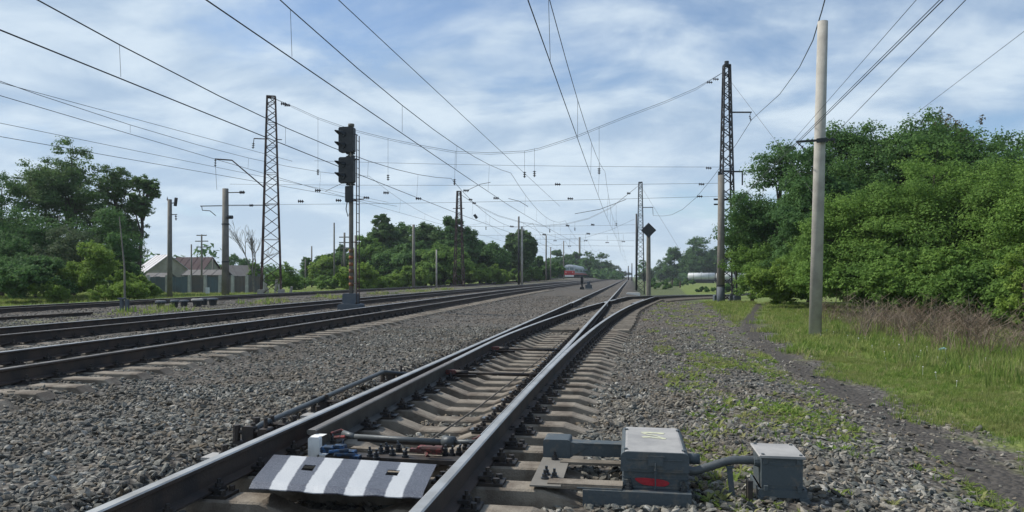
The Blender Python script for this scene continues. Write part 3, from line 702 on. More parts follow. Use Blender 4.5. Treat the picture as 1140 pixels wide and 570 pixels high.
SIDE = ['nearest one of the row', 'next beyond the nearest', 'third from the near end', 'fourth from the near end', 'fifth from the near end', 'sixth from the near end', 'seventh from the near end', 'eighth from the near end', 'ninth from the near end', 'tenth from the near end', 'eleventh from the near end', 'twelfth from the near end', 'just short of the lone round-topped tree', 'below the lone round-topped tree', 'just past the lone round-topped tree', 'beside the second pale pole', 'between the distant poles, left one', 'between the distant poles, right one', 'left of the train, farther group', 'left of the train, fifth from it', 'left of the train, fourth from it', 'left of the train, third from it', 'left of the train, second from it', 'right beside the train front']
for i in range(24):
    L_ = 30 + rs.uniform(-1, 2.5) - i*.12; y = 62 + i * 8.5 + rs.uniform(-3, 3); x = -L_ + float(gsh(y)) ; d_ = y*CT - x*ST; r_ = x*CT + y*ST; u_i = 570 + 823*r_/d_
    if u_i < 385: continue
    tree(u_i, d_, rs.uniform(2.2, 4.2), rs.uniform(5, 7.5), 'bush in the row along the far left track, ' + SIDE[i], rs.choice(['maple', 'light', 'maple', 'light']), 'bush', nl=4500, ls=.16 + d_*.0012, seed=300+i, low=-.05, lobes=9, trunk=False, name='bush', group='bushy row along the far left track')
for i, (u, d, h, w_, lb) in enumerate([(-20, 46, 3.6, 6, 'dark bush just beyond the left edge of the picture'), (45, 45, 3.2, 5, 'dark bush with ragged top by the far left track near the left edge'), (118, 60, 7.5, 6, 'dark bushy tree filling the gap behind the bright bush'), (10, 56, 7.5, 7, 'dark tree behind the bushes at the left edge'), (158, 50, 1.9, 4.0, 'low light green weeds reaching toward the slim concrete pole')]):
    tree(u, d, h, w_, lb, 'light' if i == 4 else 'dark', 'bush' if h < 5 else 'tree', nl=9000, ls=.14, seed=340+i, low=-.03, lobes=10, trunk=False, name='bush' if h < 5 else 'tree', group=G)
G = 'wood in the middle distance left of the train'
mid = [(362,118,5.2,6,'light','light green bush row just left of the signal mast'),(382,125,7,9,'mid','green bushy tree directly behind the signal mast'),
 (424,128,13.4,6.5,'poplar','upright poplar with a round top at the left of the middle wood'),(411,122,8.5,8,'maple','green tree at the left foot of the middle wood'),
 (446,132,11.6,12,'mid','dark tree in the left half of the middle wood'),(474,130,11.4,12,'poplar','dark tree in the centre of the middle wood'),
 (502,128,12.4,9.5,'dark','dark tall tree at the right end of the middle wood behind the second lattice mast'),(452,116,7.4,12,'mid','green bushes in front of the middle wood, left part'),
 (494,114,6.2,11,'maple','green bushes in front of the middle wood, right part'),(404,105,3.2,5,'maple','low bush beside the track just right of the signal mast'),
 (441,100,2.0,3.4,'light','low bright yellow-green bush below the middle wood'),(534,140,8.2,12,'mid','light green tree just right of the middle wood'),
 (558,160,7.2,13,'mid','low green tree left of the lone round-topped tree'),(526,125,4.0,7,'light','light green bush row right of the second lattice mast'),
 (552,130,3.6,7,'light','light green bush row below the lone round-topped tree'),(580,150,11.0,6.8,'poplar','lone round-topped tree with loose crown between the poles'),
 (600,175,6,13,'mid','low green trees to the right of the lone tree'),(586,150,3.4,8,'maple','bushes at the foot of the lone round-topped tree'),
 (620,290,11.5,11,'dark','dark tree standing just left of the red train'),(641,330,12,13,'dark','dark tree right behind the train front'),
 (606,185,4,7,'light','light green bushes left of the train by the far track')]
for i, (u, d, h, w_, k, lb) in enumerate(mid):
    bush = h < 5; tree(u, d, h, w_, lb, k, 'bush' if bush else 'tree', nl=int(5000 + 420*h*min(w_, 10)/2.4*(2 if k in ('poplar', 'dark') else 1.3)), ls=.17 + d*.0014, seed=70+i, low=-.06 if u != 580 else .15, lobes=17, sparse=1.05, trunk=not bush, name='bush' if bush else 'tree', group=G)
tree(655, 330, 12, 11, 'hazy tree behind the middle of the train', 'dark', nl=3500, ls=.5, seed=110, low=0, lobes=8, group=G)
tree(669, 370, 13, 12, 'hazy pointed tree rising past the tail of the train', 'dark', nl=3500, ls=.5, seed=111, low=0, lobes=8, group=G)
tree(679, 460, 10, 16, 'hazy low trees between the train and the vanishing point', 'grey', nl=3000, ls=.6, seed=112, low=0, lobes=8, group=G)
tree(690, 800, 11, 32, 'very far pale trees at the vanishing point', 'grey', nl=3000, ls=1.0, seed=113, low=0, lobes=10, group=G)
G = 'low bushes beyond the branch track'
for i, (u, d, h, w_, lb) in enumerate([(738, 150, 1.6, 6, 'low dark shrub on the field just right of the diamond sign'), (752, 210, 2.4, 9, 'low shrub on the field under the two dark trunk stubs'), (764, 240, 2.2, 7, 'low shrub at the left end of the tank wagons'), (728, 190, 2.2, 7, 'low shrub on the field behind the diamond sign post'), (786, 130, 1.0, 5, 'flat low shrub on the field in front of the tank wagon'), (820, 120, 2.0, 6, 'low shrub on the field right of the lattice mast foot')]):
    tree(u, d, h, w_, lb, 'mid', 'bush', nl=1800, ls=.30, seed=400+i, low=-.1, lobes=8, trunk=False, name='bush', group=G)
G = 'low bushes behind the left lattice mast'
for i, (u, d, h, w_, lb) in enumerate([(335, 100, 1.8, 5, 'low bush right of the round clipped-looking bush'), (352, 112, 2.4, 6, 'low bush between the wooden poles left of the signal mast'), (372, 104, 2.0, 6, 'low bush just left of the signal mast foot'), (298, 105, 2.2, 5, 'low bush seen through the left lattice mast')]):
    tree(u, d, h, w_, lb, 'maple', 'bush', nl=2500, ls=.24, seed=420+i, low=-.1, lobes=8, trunk=False, name='bush', group=G)
# far woods that read as one mass
def far_wood(name, u0, u1, d, h, kind, n=16000, ls=1.2, wob=.3):
    x = []; rg = np.random.default_rng(int(u0 + 999)); uu = rg.uniform(u0, u1, 260); dd = d * rg.uniform(.92, 1.15, 260)
    cen = []; rad = []
    for a, b in zip(uu, dd):
        p = ud(a, b); hh = h * (.65 + .35*math.sin(a*.13) * math.sin(a*.041+1)) * rg.uniform(.5, 1); rr = h * rg.uniform(.16, .30)
        cen.append((p.x, p.y, -.8 + max(rr*.6, hh - rr))); rad.append(rr)
        cen.append((p.x, p.y, rr*.5 - .8)); rad.append(rr*1.2)
    V, F, rn = leaves_mesh(np.array(cen), np.array(rad), n, ls)
    link(name, npmesh(name, V, F, [LM[kind]], rn), None, 'stuff')
far_wood('far_wood', -420, 240, 190, 13, 'dark', 12000, .9)
far_wood('far_wood', 240, 420, 230, 9, 'dark', 9000, .8)
far_wood('far_wood', 400, 690, 330, 14, 'dark', 14000, 1.1)
far_wood('far_wood', 712, 1000, 410, 15, 'dark', 12000, 1.3)
# bare grey tree behind the left lattice mast
p = ud(283, 74); t = empty('bare_tree', (p.x, p.y, float(zg(p.x, p.y))), 'leafless grey tree behind the left lattice mast', 'tree')
m = MB(); rs = random.Random(5)
def twig(a, dr, l, r, k):
    b = a + dr * l; m.tube([a, b], r, 5, cap=False, r1=r*.7)
    if k == 0: return
    for j in range(3 if k > 1 else 4):
        q = (dr + Vector((rs.uniform(-.6, .6), rs.uniform(-.5, .5), rs.uniform(-.15, .4)))).normalized(); twig(b if j else a.lerp(b, .6), q, l*rs.uniform(.6, .85), r*.62, k-1)
twig(Vector((0, 0, 0)), Vector((-.08, 0, 1)), 2.2, .11, 5)
m.build('branches', M_BARKP, t)

# ------------------------------------------------------------------ point machine and its gear
pm = empty('point_machine', (0, 0, 0), 'blue-grey point motor case with dusty, sky-lightened lid and a red mark, beside the right rail', 'point machine')
def rbox(m, x0, x1, y0, y1, z0, z1, r, mi=0, seg=4):          # box with rounded upper edges, swept along y
    pr = [(x0, z0), (x1, z0)] + [(x1 - r + r*math.cos(a), z1 - r + r*math.sin(a)) for a in [i*math.pi/2/seg for i in range(seg+1)]] \
        + [(x0 + r - r*math.sin(a), z1 - r + r*math.cos(a)) for a in [i*math.pi/2/seg for i in range(seg+1)]]
    m.prism(pr, y0, y1, mi)
m = MB(); m.box(-.045, .355, 4.80, 5.50, -.05, .135, b=.012); m.box(-.055, .365, 4.79, 5.52, .02, .036); m.box(-.050, .36, 4.795, 5.51, .082, .092)
m.build('case', M_MACH, pm)
m = MB(); rbox(m, -.062, .366, 4.778, 5.57, .128, .252, .035); lid = m.build('lid', [M_MACH], pm, False)
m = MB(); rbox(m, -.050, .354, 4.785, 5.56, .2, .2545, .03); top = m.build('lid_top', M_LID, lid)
# a curl of pale yellow paint on the lid: two long strokes and a slanting one
def stroke(pts, z, w_, name, mt, parent):
    m = MB(); vs = []
    for i, p in enumerate(pts):
        a = Vector(pts[max(i-1, 0)]); b = Vector(pts[min(i+1, len(pts)-1)]); t = (b - a).normalized(); n_ = Vector((-t.y, t.x)) * w_ * random.uniform(.4, .6)
        vs += [(p[0]-n_.x, p[1]-n_.y, z), (p[0]+n_.x, p[1]+n_.y, z)]
    m.add(vs, [(2*i, 2*i+2, 2*i+3, 2*i+1) for i in range(len(pts)-1)]); return m.build(name, mt, parent)
stroke([(.075, 5.36), (.13, 5.372), (.19, 5.36), (.235, 5.35)], .2568, .045, 'painted_mark', M_YEL, lid)
stroke([(.08, 5.21), (.13, 5.225), (.18, 5.20), (.24, 5.185)], .2568, .045, 'painted_mark', M_YEL, lid)
stroke([(.085, 5.35), (.12, 5.30), (.17, 5.27), (.225, 5.20)], .2572, .020, 'painted_mark', M_YEL, lid)
m = MB(); m.box(.11, .205, 4.768, 4.79, .17, .222); m.box(.10, .215, 4.77, 4.776, .223, .231); m.build('latch', M_MACH, pm)
m = MB(); m.tube([(.155, 4.762, .19), (.155, 4.76, .02), (.157, 4.762, -.07)], .0045, 5); m.tube([(.147, 4.76, .145), (.163, 4.76, .145), (.163, 4.76, .125), (.147, 4.76, .125)], .004, 4); m.build('locking_rod', M_MACH, pm)
# red sprayed mark on the front
m = MB(); k = 22; pts = [(.135 + .105*math.cos(a)*(1 + .10*math.sin(3*a)), 4.7875, .062 + .028*math.sin(a)*(1 + .18*math.sin(2*a+1)) - .10*(.105*math.cos(a))) for a in [i*2*math.pi/k for i in range(k)]]
m.add(pts, [tuple(range(k))]); m.build('red_mark', M_REDF, pm)
m = MB(); m.box(-.30, .375, 4.70, 4.80, -.10, .018); m.box(-.34, -.055, 4.72, 4.80, .018, .026); m.build('front_beam', M_MACH, pm)
m = MB(); m.box(-.53, -.05, 4.74, 4.86, .030, .042); m.box(-.53, -.055, 4.735, 4.745, .008, .03); m.build('front_strap', M_CONC, pm)
m = MB(); m.box(-.50, -.05, 5.47, 5.58, .046, .132); m.box(-.50, -.05, 5.465, 5.585, .132, .142); m.build('rear_beam', M_MACH, pm)
m = MB(); m.box(-.50, -.05, 5.30, 5.40, .022, .04); m.build('rear_strap', M_CONC2, pm)
m = MB(); m.add([(-.64,4.70,.024),(-.44,4.70,.024),(-.44,5.44,.024),(-.64,5.44,.024),(-.64,4.70,.034),(-.44,4.70,.034),(-.44,5.44,.034),(-.64,5.44,.034)],
      [(0,3,2,1),(4,5,6,7),(0,1,5,4),(1,2,6,5),(2,3,7,6),(3,0,4,7)]); m.build('fixing_strap', M_POLED, pm)
m = MB(); rbox(m, -.64, -.44, 5.445, 5.66, .03, .165, .02); m.build('bracket', M_MACH, pm)
m = MB(); m.add([(-.44, 5.45, .034), (-.44, 5.45, .15), (-.30, 5.47, .12), (-.44, 5.462, .034), (-.44, 5.462, .15), (-.30, 5.482, .12)], [(0,1,2),(5,4,3),(0,2,5,3),(1,4,5,2)]); m.build('gusset', M_MACH, pm)
for (x, y) in ((-.56, 4.86), (-.50, 4.90), (-.56, 4.96), (-.545, 5.38), (-.01, 4.768), (.33, 4.77)):
    m = MB(); z0 = .034 if x < -.1 else .02; m.cyl(x, y, z0, z0+.012, .027, 8); m.cyl(x, y, z0+.012, z0+.034, .019, 6); m.cyl(x, y, z0+.03, z0+.06, .010, 6); m.build('bolt', M_GREASE, pm)
for x in (-.03, .335):
    for y in (4.84, 5.46): m = MB(); m.cyl(x, y, .253, .262, .014, 6); m.build('lid_bolt', M_MACH, lid)
for z in (.145, .205): m = MB(); m.box(-.02, .325, 4.770, 4.777, z, z+.006); m.build('rib', M_MACH, pm)
for x in (-.02, .33): m = MB(); m.box(x-.022, x+.022, 4.775, 4.80, .04, .075); m.build('lug', M_MACH, pm)
m = MB(); m.tube([(.35, 5.02, .165), (.45, 5.02, .165)], .036, 12); m.build('cable_gland', M_MACH, pm, True)
# cable hose, its stake and the junction box: moves by itself
hs = []
for i in range(25):
    t = i / 24; x = .355 + .45*t; z = .118 + .062*(0.5 - .5*math.cos(min(1, max(0, (t-.12)/.62))*math.pi)); hs.append((x, 4.93 + .05*t, z - .012*math.exp(-((t-.12)/.1)**2)))
m = MB(); m.tube(hs, [.026 + (.0025 if i % 2 else 0) for i in range(25)], 10); tag(m.build('cable_hose', M_PIPE, None, True), 'grey flexible cable hose bent between the point motor case and the small box', 'hose')
m = MB(); m.bar((.63, 4.945, .145), (.66, 4.93, -.16), .035, .012); m.box(.61, .66, 4.93, 4.96, .135, .142); tag(m.build('hose_stake', M_MACH), 'blue-grey flat iron stake propping up the cable hose', 'stake')
jb = empty('junction_box', (.945, 5.0, -.1), 'small blue-grey cable box on short iron feet right of the point motor', 'junction box')
m = MB(); m.box(-.125, .125, -.12, .20, .125, .325, b=.006); m.build('case', M_MACH, jb)
m = MB(); m.box(-.142, .140, -.14, .22, .325, .340, b=.005); m.build('lid', M_LID, jb)
m = MB(); m.box(-.145, .15, -.13, -.118, .075, .125); m.box(-.145, .15, .2, .212, .075, .125); m.box(-.145, -.133, -.118, .2, .075, .125); m.box(.138, .15, -.118, .2, .075, .125); m.build('base_frame', M_MACH, jb)
for (x, y) in ((-.12, -.12), (.13, -.12), (-.12, .2), (.13, .2)):
    m = MB(); s_ = 1 if x > 0 else .15; m.add([(x-.03,y-.02,.08),(x+.03,y-.02,.08),(x+.03,y+.01,.08),(x-.03,y+.01,.08),(x-.04+s_*.05,y-.02,-.05),(x+.03+s_*.05,y-.02,-.05),(x+.03+s_*.05,y+.01,-.05),(x-.04+s_*.05,y+.01,-.05)], [(0,1,2,3),(7,6,5,4),(4,5,1,0),(5,6,2,1),(6,7,3,2),(7,4,0,3)]); m.build('foot', M_MACH, jb)
for x in (-.10, .10): m = MB(); m.box(x-.014, x+.014, -.128, -.119, .285, .325); m.build('hinge', M_MACH, jb)
m = MB(); m.box(-.105, .105, -.1225, -.119, .15, .155); m.box(-.105, .105, -.1225, -.119, .275, .28); m.build('rib', M_MACH, jb)
for x in (-.115, .115):
    for y in (-.11, .19): m = MB(); m.cyl(x, y, .34, .347, .011, 6); m.build('lid_bolt', M_MACH, jb)
m = MB(); m.tube([(-.145, -.05, .28), (-.12, -.05, .28)], .034, 10); m.tube([(-.16, -.05, .28), (-.145, -.05, .28)], .030, 10); m.build('hose_collar', M_MACH, jb)
for x in (-.1, .1):
    m = MB(); m.box(x-.012, x+.012, -.146, -.12, .118, .15); m.build('corner_lug', M_MACH, jb)
m = MB(); m.box(.735, .765, 4.86, 4.872, -.2, .075); m.box(.735, .747, 4.872, 4.95, -.2, .075); tag(m.build('angle_iron', M_IRON), 'short rusty black angle iron stuck in the stones left of the small cable box', 'iron stub')
# striped cover plate over the drive rods
def striped_mat():
    m = bpy.data.materials.new('striped_plate_paint'); m.use_nodes = True; nt = m.node_tree; E.nt = nt; b = nt.nodes['Principled BSDF']
    uv = nt.nodes.new('ShaderNodeUVMap'); s = nt.nodes.new('ShaderNodeSeparateXYZ'); nt.links.new(uv.outputs[0], s.inputs[0]); g = nt.nodes.new('ShaderNodeNewGeometry')
    n = nnoise(nt, g.outputs['Position'], 22, 5, .7); n2 = nnoise(nt, g.outputs['Position'], 120, 4, .7); u = E(s.outputs[0]) + (n - .5) * .022; v = E(s.outputs[1])
    f = None
    for a, c, a2, c2 in ((.11,.21,.137,.21), (.33,.44,.32,.45), (.55,.66,.55,.68), (.79,.885,.78,.90)):
        uu = u - (v * ((a2 + c2 - a - c) / 2) * -1 + (a2 + c2)/2)
        e = 1 - uu.abs().sm((c-a)/2 - .004, (c-a)/2 + .006); f = e if f is None else f.max(e)
    white = nmix(nt, n2.sm(.5, .75) * .5, (.50, .51, .52), (.22, .22, .235)); dark = nmix(nt, n2.sm(.45, .62), (.055, .058, .075), (.15, .155, .18))
    nt.links.new(nmix(nt, f, dark, white), b.inputs['Base Color']); b.inputs['Roughness'].default_value = .38
    bp = nt.nodes.new('ShaderNodeBump'); bp.inputs['Strength'].default_value = .5; bp.inputs['Distance'].default_value = .006
    nt.links.new((n2 + n).s, bp.inputs['Height']); nt.links.new(bp.outputs[0], b.inputs['Normal']); return m
B0, B1, F0, F1 = un(305, 506, .10), un(486, 517, .10), un(277, 540, .11), un(470, 551, .11)
us = [0, .06, .12, .18, .235, .305, .38, .45, .52, .6, .67, .74, .81, .87, .93, 1]; vs_ = [0, .1, .2, .29, .48, .56, .66, .77, .88, 1]
nu, nv = len(us), len(vs_); V = []; UV = []
def platept(a, c, dz=0):
    p = B0.lerp(B1, a).lerp(F0.lerp(F1, a), c); bend = -.020 * math.exp(-((1-c)/.08)**2) * 1.0 + .0025*math.sin(a*7+1)*c
    return (p.x, p.y, p.z + bend - dz + .0022*math.sin(a*23)*math.sin(c*11) - (.003 * math.sin(a*30+2) if c == 1 else 0))
for dz in (0, .006):
    for c in vs_:
        for a in us: V.append(platept(a, c, dz)); UV.append((a, 1 - c))
F = []; holes = {(4, 3), (11, 3)}
keepf = [(i, j) for i in range(nu-1) for j in range(nv-1) if (i, j) not in holes]
for (i, j) in keepf:
    o = j*nu + i; F.append((o, o+nu, o+nu+1, o+1)); o2 = o + nu*nv; F.append((o2, o2+1, o2+nu+1, o2+nu))
    for (di, dj, a, c) in ((0,-1,o+1,o), (0,1,o+nu,o+nu+1), (-1,0,o,o+nu), (1,0,o+nu+1,o+1)):
        if (i+di, j+dj) in holes or not (0 <= i+di < nu-1) or not (0 <= j+dj < nv-1): F.append((a, c, c + nu*nv, a + nu*nv))
me = bpy.data.meshes.new('cover_plate'); me.from_pydata(V, [], F); me.update(); me.materials.append(striped_mat())
ul = me.uv_layers.new(name='UVMap')
for l in me.loops: ul.data[l.index].uv = UV[l.vertex_index]
tag(link('cover_plate', me), 'dented black and white striped steel plate with two square holes between the rails', 'cover plate')
# throw rods between the blades, clamps
rd = empty('throw_rod', (-1.85, 5.35, .1), 'front set of throw rods with red and blue clamps just behind the striped plate', 'throw rod', 'throw rods across the points')
q = lambda u, v, z: un(u, v, z) - Vector((-1.85, 5.35, .1))
m = MB(); m.tube([q(383, 483, .12), q(395, 486, .12)], .030, 8, r1=.022); m.tube([q(395, 486, .12), q(498, 492, .12)], .020, 10); m.tube([q(493, 491, .12), q(506, 492, .12)], .042, 10); m.tube([q(506, 492, .12), q(545, 492, .12)], .018, 8); m.build('control_rod', M_PIPE, rd, True)
m = MB(); m.bar(q(366, 507, .05), q(530, 514, .05), .13, .03); m.build('drive_bar', M_IRON, rd)
m = MB(); m.bar(q(392, 499, .05), q(512, 505, .05), .07, .02); m.build('support_bar', M_CONC, rd)
m = MB(); a = q(400, 488, .09); m.bar(a + Vector((0, -.02, 0)), q(500, 496, .09), .03, .03); m.build('second_rod', M_IRON, rd)
m = MB(); m.box(-.52, .50, -.95, -.55, -.07, -.05); m.build('hole_shade_sheet', M_IRON, rd)  # added dark sheet standing in for the shade seen through the plate's holes
def lumps(name, mt, pts, parent):
    m = MB()
    for (u, v, z, sx_, sy_, sz) in pts:
        p = q(u, v, z); m.box(p.x - sx_, p.x + sx_, p.y - sy_, p.y + sy_, p.z - sz, p.z + sz, b=min(sx_, sz)*.35)
    return m.build(name, mt, parent)
lumps('blue_clamp', M_BLUE, [(366, 500, .10, .05, .04, .022), (378, 499, .105, .045, .03, .026), (388, 504, .085, .055, .035, .018), (396, 509, .07, .035, .03, .014)], rd)
m = MB(); p = q(382, 498, .10); m.cyl(p.x, p.y, p.z-.04, p.z+.055, .009, 6); m.tube([q(366, 503, .12), q(388, 501, .12)], .012, 6); m.tube([q(372, 506, .11), q(398, 507, .08)], .012, 6); m.build('blue_pin', M_BLUE, rd)
lumps('red_clamp', M_RED, [(473, 500, .10, .055, .035, .022), (487, 501, .10, .035, .045, .024), (461, 501, .085, .03, .02, .013)], rd)
m = MB(); m.tube([q(470, 499, .135), q(492, 500, .135)], .02, 8); m.tube([q(470, 497, .10), q(476, 508, .07)], .014, 6); m.build('red_clamp', M_RED, rd)
m = MB(); m.tube([q(368, 483, .13), q(380, 479, .14), q(388, 483, .12)], .013, 6); m.tube([q(372, 487, .11), q(384, 486, .12)], .012, 6); m.build('red_clamp', M_RED, rd)
m = MB(); m.tube([q(527, 490, .12), q(541, 484, .13)], .016, 6); m.box(*(lambda p: (p.x-.03, p.x+.04, p.y-.03, p.y+.03, p.z-.015, p.z+.02))(q(536, 488, .11))); m.build('red_clamp', M_RED, rd)
for (u, v) in ((412, 508), (424, 505), (431, 503), (437, 507), (419, 511), (451, 509), (444, 501), (496, 506), (503, 507), (511, 505), (363, 488), (371, 492), (356, 489), (518, 499), (524, 503)):
    m = MB(); p = q(u, v, .065); m.cyl(p.x, p.y, p.z-.01, p.z+.015, .026, 8); m.cyl(p.x, p.y, p.z+.012, p.z+.045, .018, 6); m.tube([(p.x, p.y, p.z+.04), (p.x+random.uniform(-.015, .015), p.y, p.z+.07)], .009, 6); m.build('bolt', M_GREASE, rd)
m = MB(); p = q(351, 497, .09); m.box(p.x-.045, p.x+.045, p.y-.03, p.y+.02, p.z-.075, p.z+.075, b=.012); m.box(p.x+.03, p.x+.13, p.y-.03, p.y+.06, p.z-.075, p.z-.055)
m.add([(p.x-.045, p.y+.02, p.z+.073), (p.x+.045, p.y+.02, p.z+.073), (p.x+.052, p.y+.10, p.z+.075), (p.x-.035, p.y+.10, p.z+.075)], [(0,1,2,3)])
m.build('white_painted_blade_end', M_WHITE, rd)
m = MB(); p = q(538, 493, .10); m.box(p.x-.02, p.x+.03, p.y-.02, p.y+.12, p.z-.03, p.z+.03); m.build('white_painted_blade_end', M_WHITE, rd)
for i, (u0, v0, u1, v1, lb) in enumerate([(488, 413, 588, 417, 'second throw rod with a red end, a few sleepers beyond the striped plate'), (542, 387, 640, 390, 'third and farthest throw rod with a red end, crossing the points')]):
    p0, p1 = un(u0, v0, .10), un(u1, v1, .08); mid_ = (p0 + p1) / 2
    o = empty('throw_rod', mid_, lb, 'throw rod', 'throw rods across the points'); yc_ = p0.y
    m = MB(); m.tube([(XL + .30 - mid_.x, yc_ - mid_.y, .0), (XR - .06 - mid_.x, yc_ - mid_.y, -.02)], .022, 8); m.tube([(XL + .33 - mid_.x, yc_ - mid_.y, .0), (XL + .5 - mid_.x, yc_ - mid_.y, .0)], .03, 8); m.build('rod', M_IRON, o, True)
    m = MB(); m.box(XL + .20 - mid_.x, XL + .34 - mid_.x, yc_ - mid_.y - .035, yc_ - mid_.y + .035, -.025, .03, b=.012); m.build('red_end', M_RED, o)
    m = MB(); m.box(XL + .16 - mid_.x, XL + .6 - mid_.x, yc_ - mid_.y + .06, yc_ - mid_.y + .16, -.08, -.04); m.build('guide_plate', M_IRON, o)
m = MB(); m.tube([(-1.62, 5.9, .03), (-1.56, 7.5, .015), (-1.52, 9, .02), (-1.47, 12, .015), (-1.44, 16, .02)], .009, 5); tag(m.build('thin_rod', M_CONC2), 'long thin rusty rod lying over the sleepers between the rails', 'rod')
# pipe linkage on the left of the rail
lk = empty('pipe_linkage', (-3.0, 7.2, 0), 'grey pipe linkage lying beside the left rail with black brackets at both ends', 'pipe linkage')
m = MB(); m.tube([(-.02, -1.62, .12), (-.04, -1.45, .135), (-.09, 1.75, .165)], .026, 10); m.build('pipe', M_PIPE, lk, True)
m = MB(); m.tube([(-.09, 1.75, .165), (-.07, 1.84, .16), (.22, 1.92, .12)], .022, 8); m.build('pipe_elbow', M_PIPE, lk, True)
for (y, s_) in ((-1.62, 1.1), (-1.30, .8), (1.95, 1.1), (-.15, .6)):
    m = MB(); m.box(-.17, .20, y-.05, y+.06, .02, .045); m.box(-.10, .0, y-.035, y+.035, .045, .05+.10*s_, b=.012); m.box(.05, .13, y-.06, y+.06, .045, .06+.08*s_, b=.01); m.cyl(.09, y, .08, .19*s_+.02, .016, 6)
    m.tube([(-.16, y-.02, .11), (.14, y, .12)], .018, 6); m.cyl(-.15, y-.02, .04, .17, .030, 8); m.cyl(-.03, y+.02, .05, .18, .02, 6); m.build('bracket', M_IRON, lk)
m = MB(); m.bar((-.10, -.15, .06), (.35, -.15, .07), .03, .02); m.build('link_arm', M_IRON, lk)
for y in (-2.15, -1.0, -.5):
    m = MB(); m.box(-.10, .30, y-.08, y+.08, .03, .05); m.build('outer_plate', M_LID, lk)
    m = MB(); m.cyl(.04, y, .05, .13, .024, 6); m.cyl(.04, y, .05, .07, .04, 8); m.build('bolt', M_IRON, lk)

# ------------------------------------------------------------------ signals, signs, posts
sg = ud(391, 28.6); sg.z = float(zg(sg.x, sg.y)); o = empty('signal_mast', sg, 'tall black colour-light signal with two heads and a ladder between the tracks on the left', 'railway signal')
m = MB(); m.box(-.42, .42, -.35, .35, -.1, .22, b=.06); m.box(-.27, .27, -.22, .22, .22, .62, b=.05); m.build('concrete_base', M_BLUEP, o)
Zt = zv(138, 28.6) - sg.z
m = MB(); m.tube([(0, 0, .5), (0, 0, Zt - .1)], .085, 10); m.tube([(0, 0, Zt-.1), (0, 0, Zt)], .12, 10); m.build('pole', M_POLED, o, True)
m = MB()
for k in range(6): m.tube([(0, 0, .9 + k*.26), (0, 0, 1.03 + k*.26)], .089, 10)
m.build('worn_red_band', mat('worn_orange_paint', (.30, .10, .04), .8, 0, (.13, .09, .05), 8, .35, .6), o, True)
def head(z0, z1, lb):
    h = MB(); h.box(-.44, .16, -.20, .06, z0, z1, b=.05); hd = h.build('signal_head', M_BLACK, o); hd['label'] = lb
    H = z1 - z0
    for k in (.25, .70):
        zc = z0 + H*k; a = MB(); n = 12; r = .15
        # hood: an open half tube poking forward and to the left of the head
        dr = Vector((-.62, -.78, -.05)).normalized(); sd_ = Vector((.78, -.62, 0)).normalized(); c0 = Vector((-.26, -.16, zc)); vs = []
        for i in range(n+1):
            t = math.pi * (-.12 + 1.24*i/n)
            for (l, rr) in ((0, r), (.10 + .27*math.sin(max(0, min(math.pi, t))), r*1.02), (.10 + .27*math.sin(max(0, min(math.pi, t))), r*.92), (0, r*.9)): vs.append(c0 + dr*l + sd_*math.cos(t)*rr + Vector((0, 0, 1))*math.sin(t)*rr)
        a.add(vs, [(i*4+j, i*4+(j+1) % 4, (i+1)*4+(j+1) % 4, (i+1)*4+j) for i in range(n) for j in range(4)]); a.build('hood', M_BLACK, hd)
        b_ = MB(); b_.tube([c0 + dr*.02, c0 + dr*.05], .125, 14); b_.build('lens', mat('dark_lens', (.02, .03, .035), .1, 0, bump=0), hd)
H1 = (zv(170, 28.6) - sg.z, zv(142, 28.6) - sg.z); H2 = (zv(204, 28.6) - sg.z, zv(175.5, 28.6) - sg.z)
head(*H1, 'upper signal head'); head(*H2, 'lower signal head')
for zc in (H1[0] - .03, H2[0] - .05, H2[1] + .03):
    m = MB(); m.box(-.18, .13, -.08, .08, zc-.03, zc+.03); m.tube([(-.2, 0, zc), (-.05, 0, zc+.1)], .02, 5); m.build('bracket', M_BLACK, o)
m = MB(); z0 = H2[0]; m.box(-.19, .10, -.16, -.02, z0 - .75, z0 - .12, b=.03); m.tube([(-.12, -.1, z0-.7), (-.17, -.1, z0-1.0), (-.10, -.08, z0-1.3), (-.03, -.05, z0-1.1)], .02, 5); m.build('cable_box', M_BLACK, o)
m = MB(); lx = .27; zt = Zt - .45
for s_ in (-.14, .14): m.tube([(lx, s_, .2), (lx, s_, zt)], .02, 6)
m.build('ladder_rail', M_RUST, o)
for k in range(18):
    m = MB(); z0 = .55 + k * .35
    if z0 > zt: break
    m.tube([(lx, -.14, z0), (lx, .14, z0)], .012, 5); m.build('ladder_rung', M_RUST, o)
for k in range(4):
    m = MB(); z0 = 1.0 + k * 1.6; m.tube([(0, -.05, z0), (lx, -.14, z0)], .018, 5); m.tube([(0, .05, z0), (lx, .14, z0)], .018, 5); m.build('ladder_stay', M_RUST, o)
m = MB(); z0 = zv(222, 28.6) - sg.z; m.tube([(0, -.02, z0), (lx+.25, -.02, z0)], .02, 5); m.tube([(lx+.0, 0, zt), (.05, 0, zt+.12)], .018, 5); m.build('top_stay', M_RUST, o)
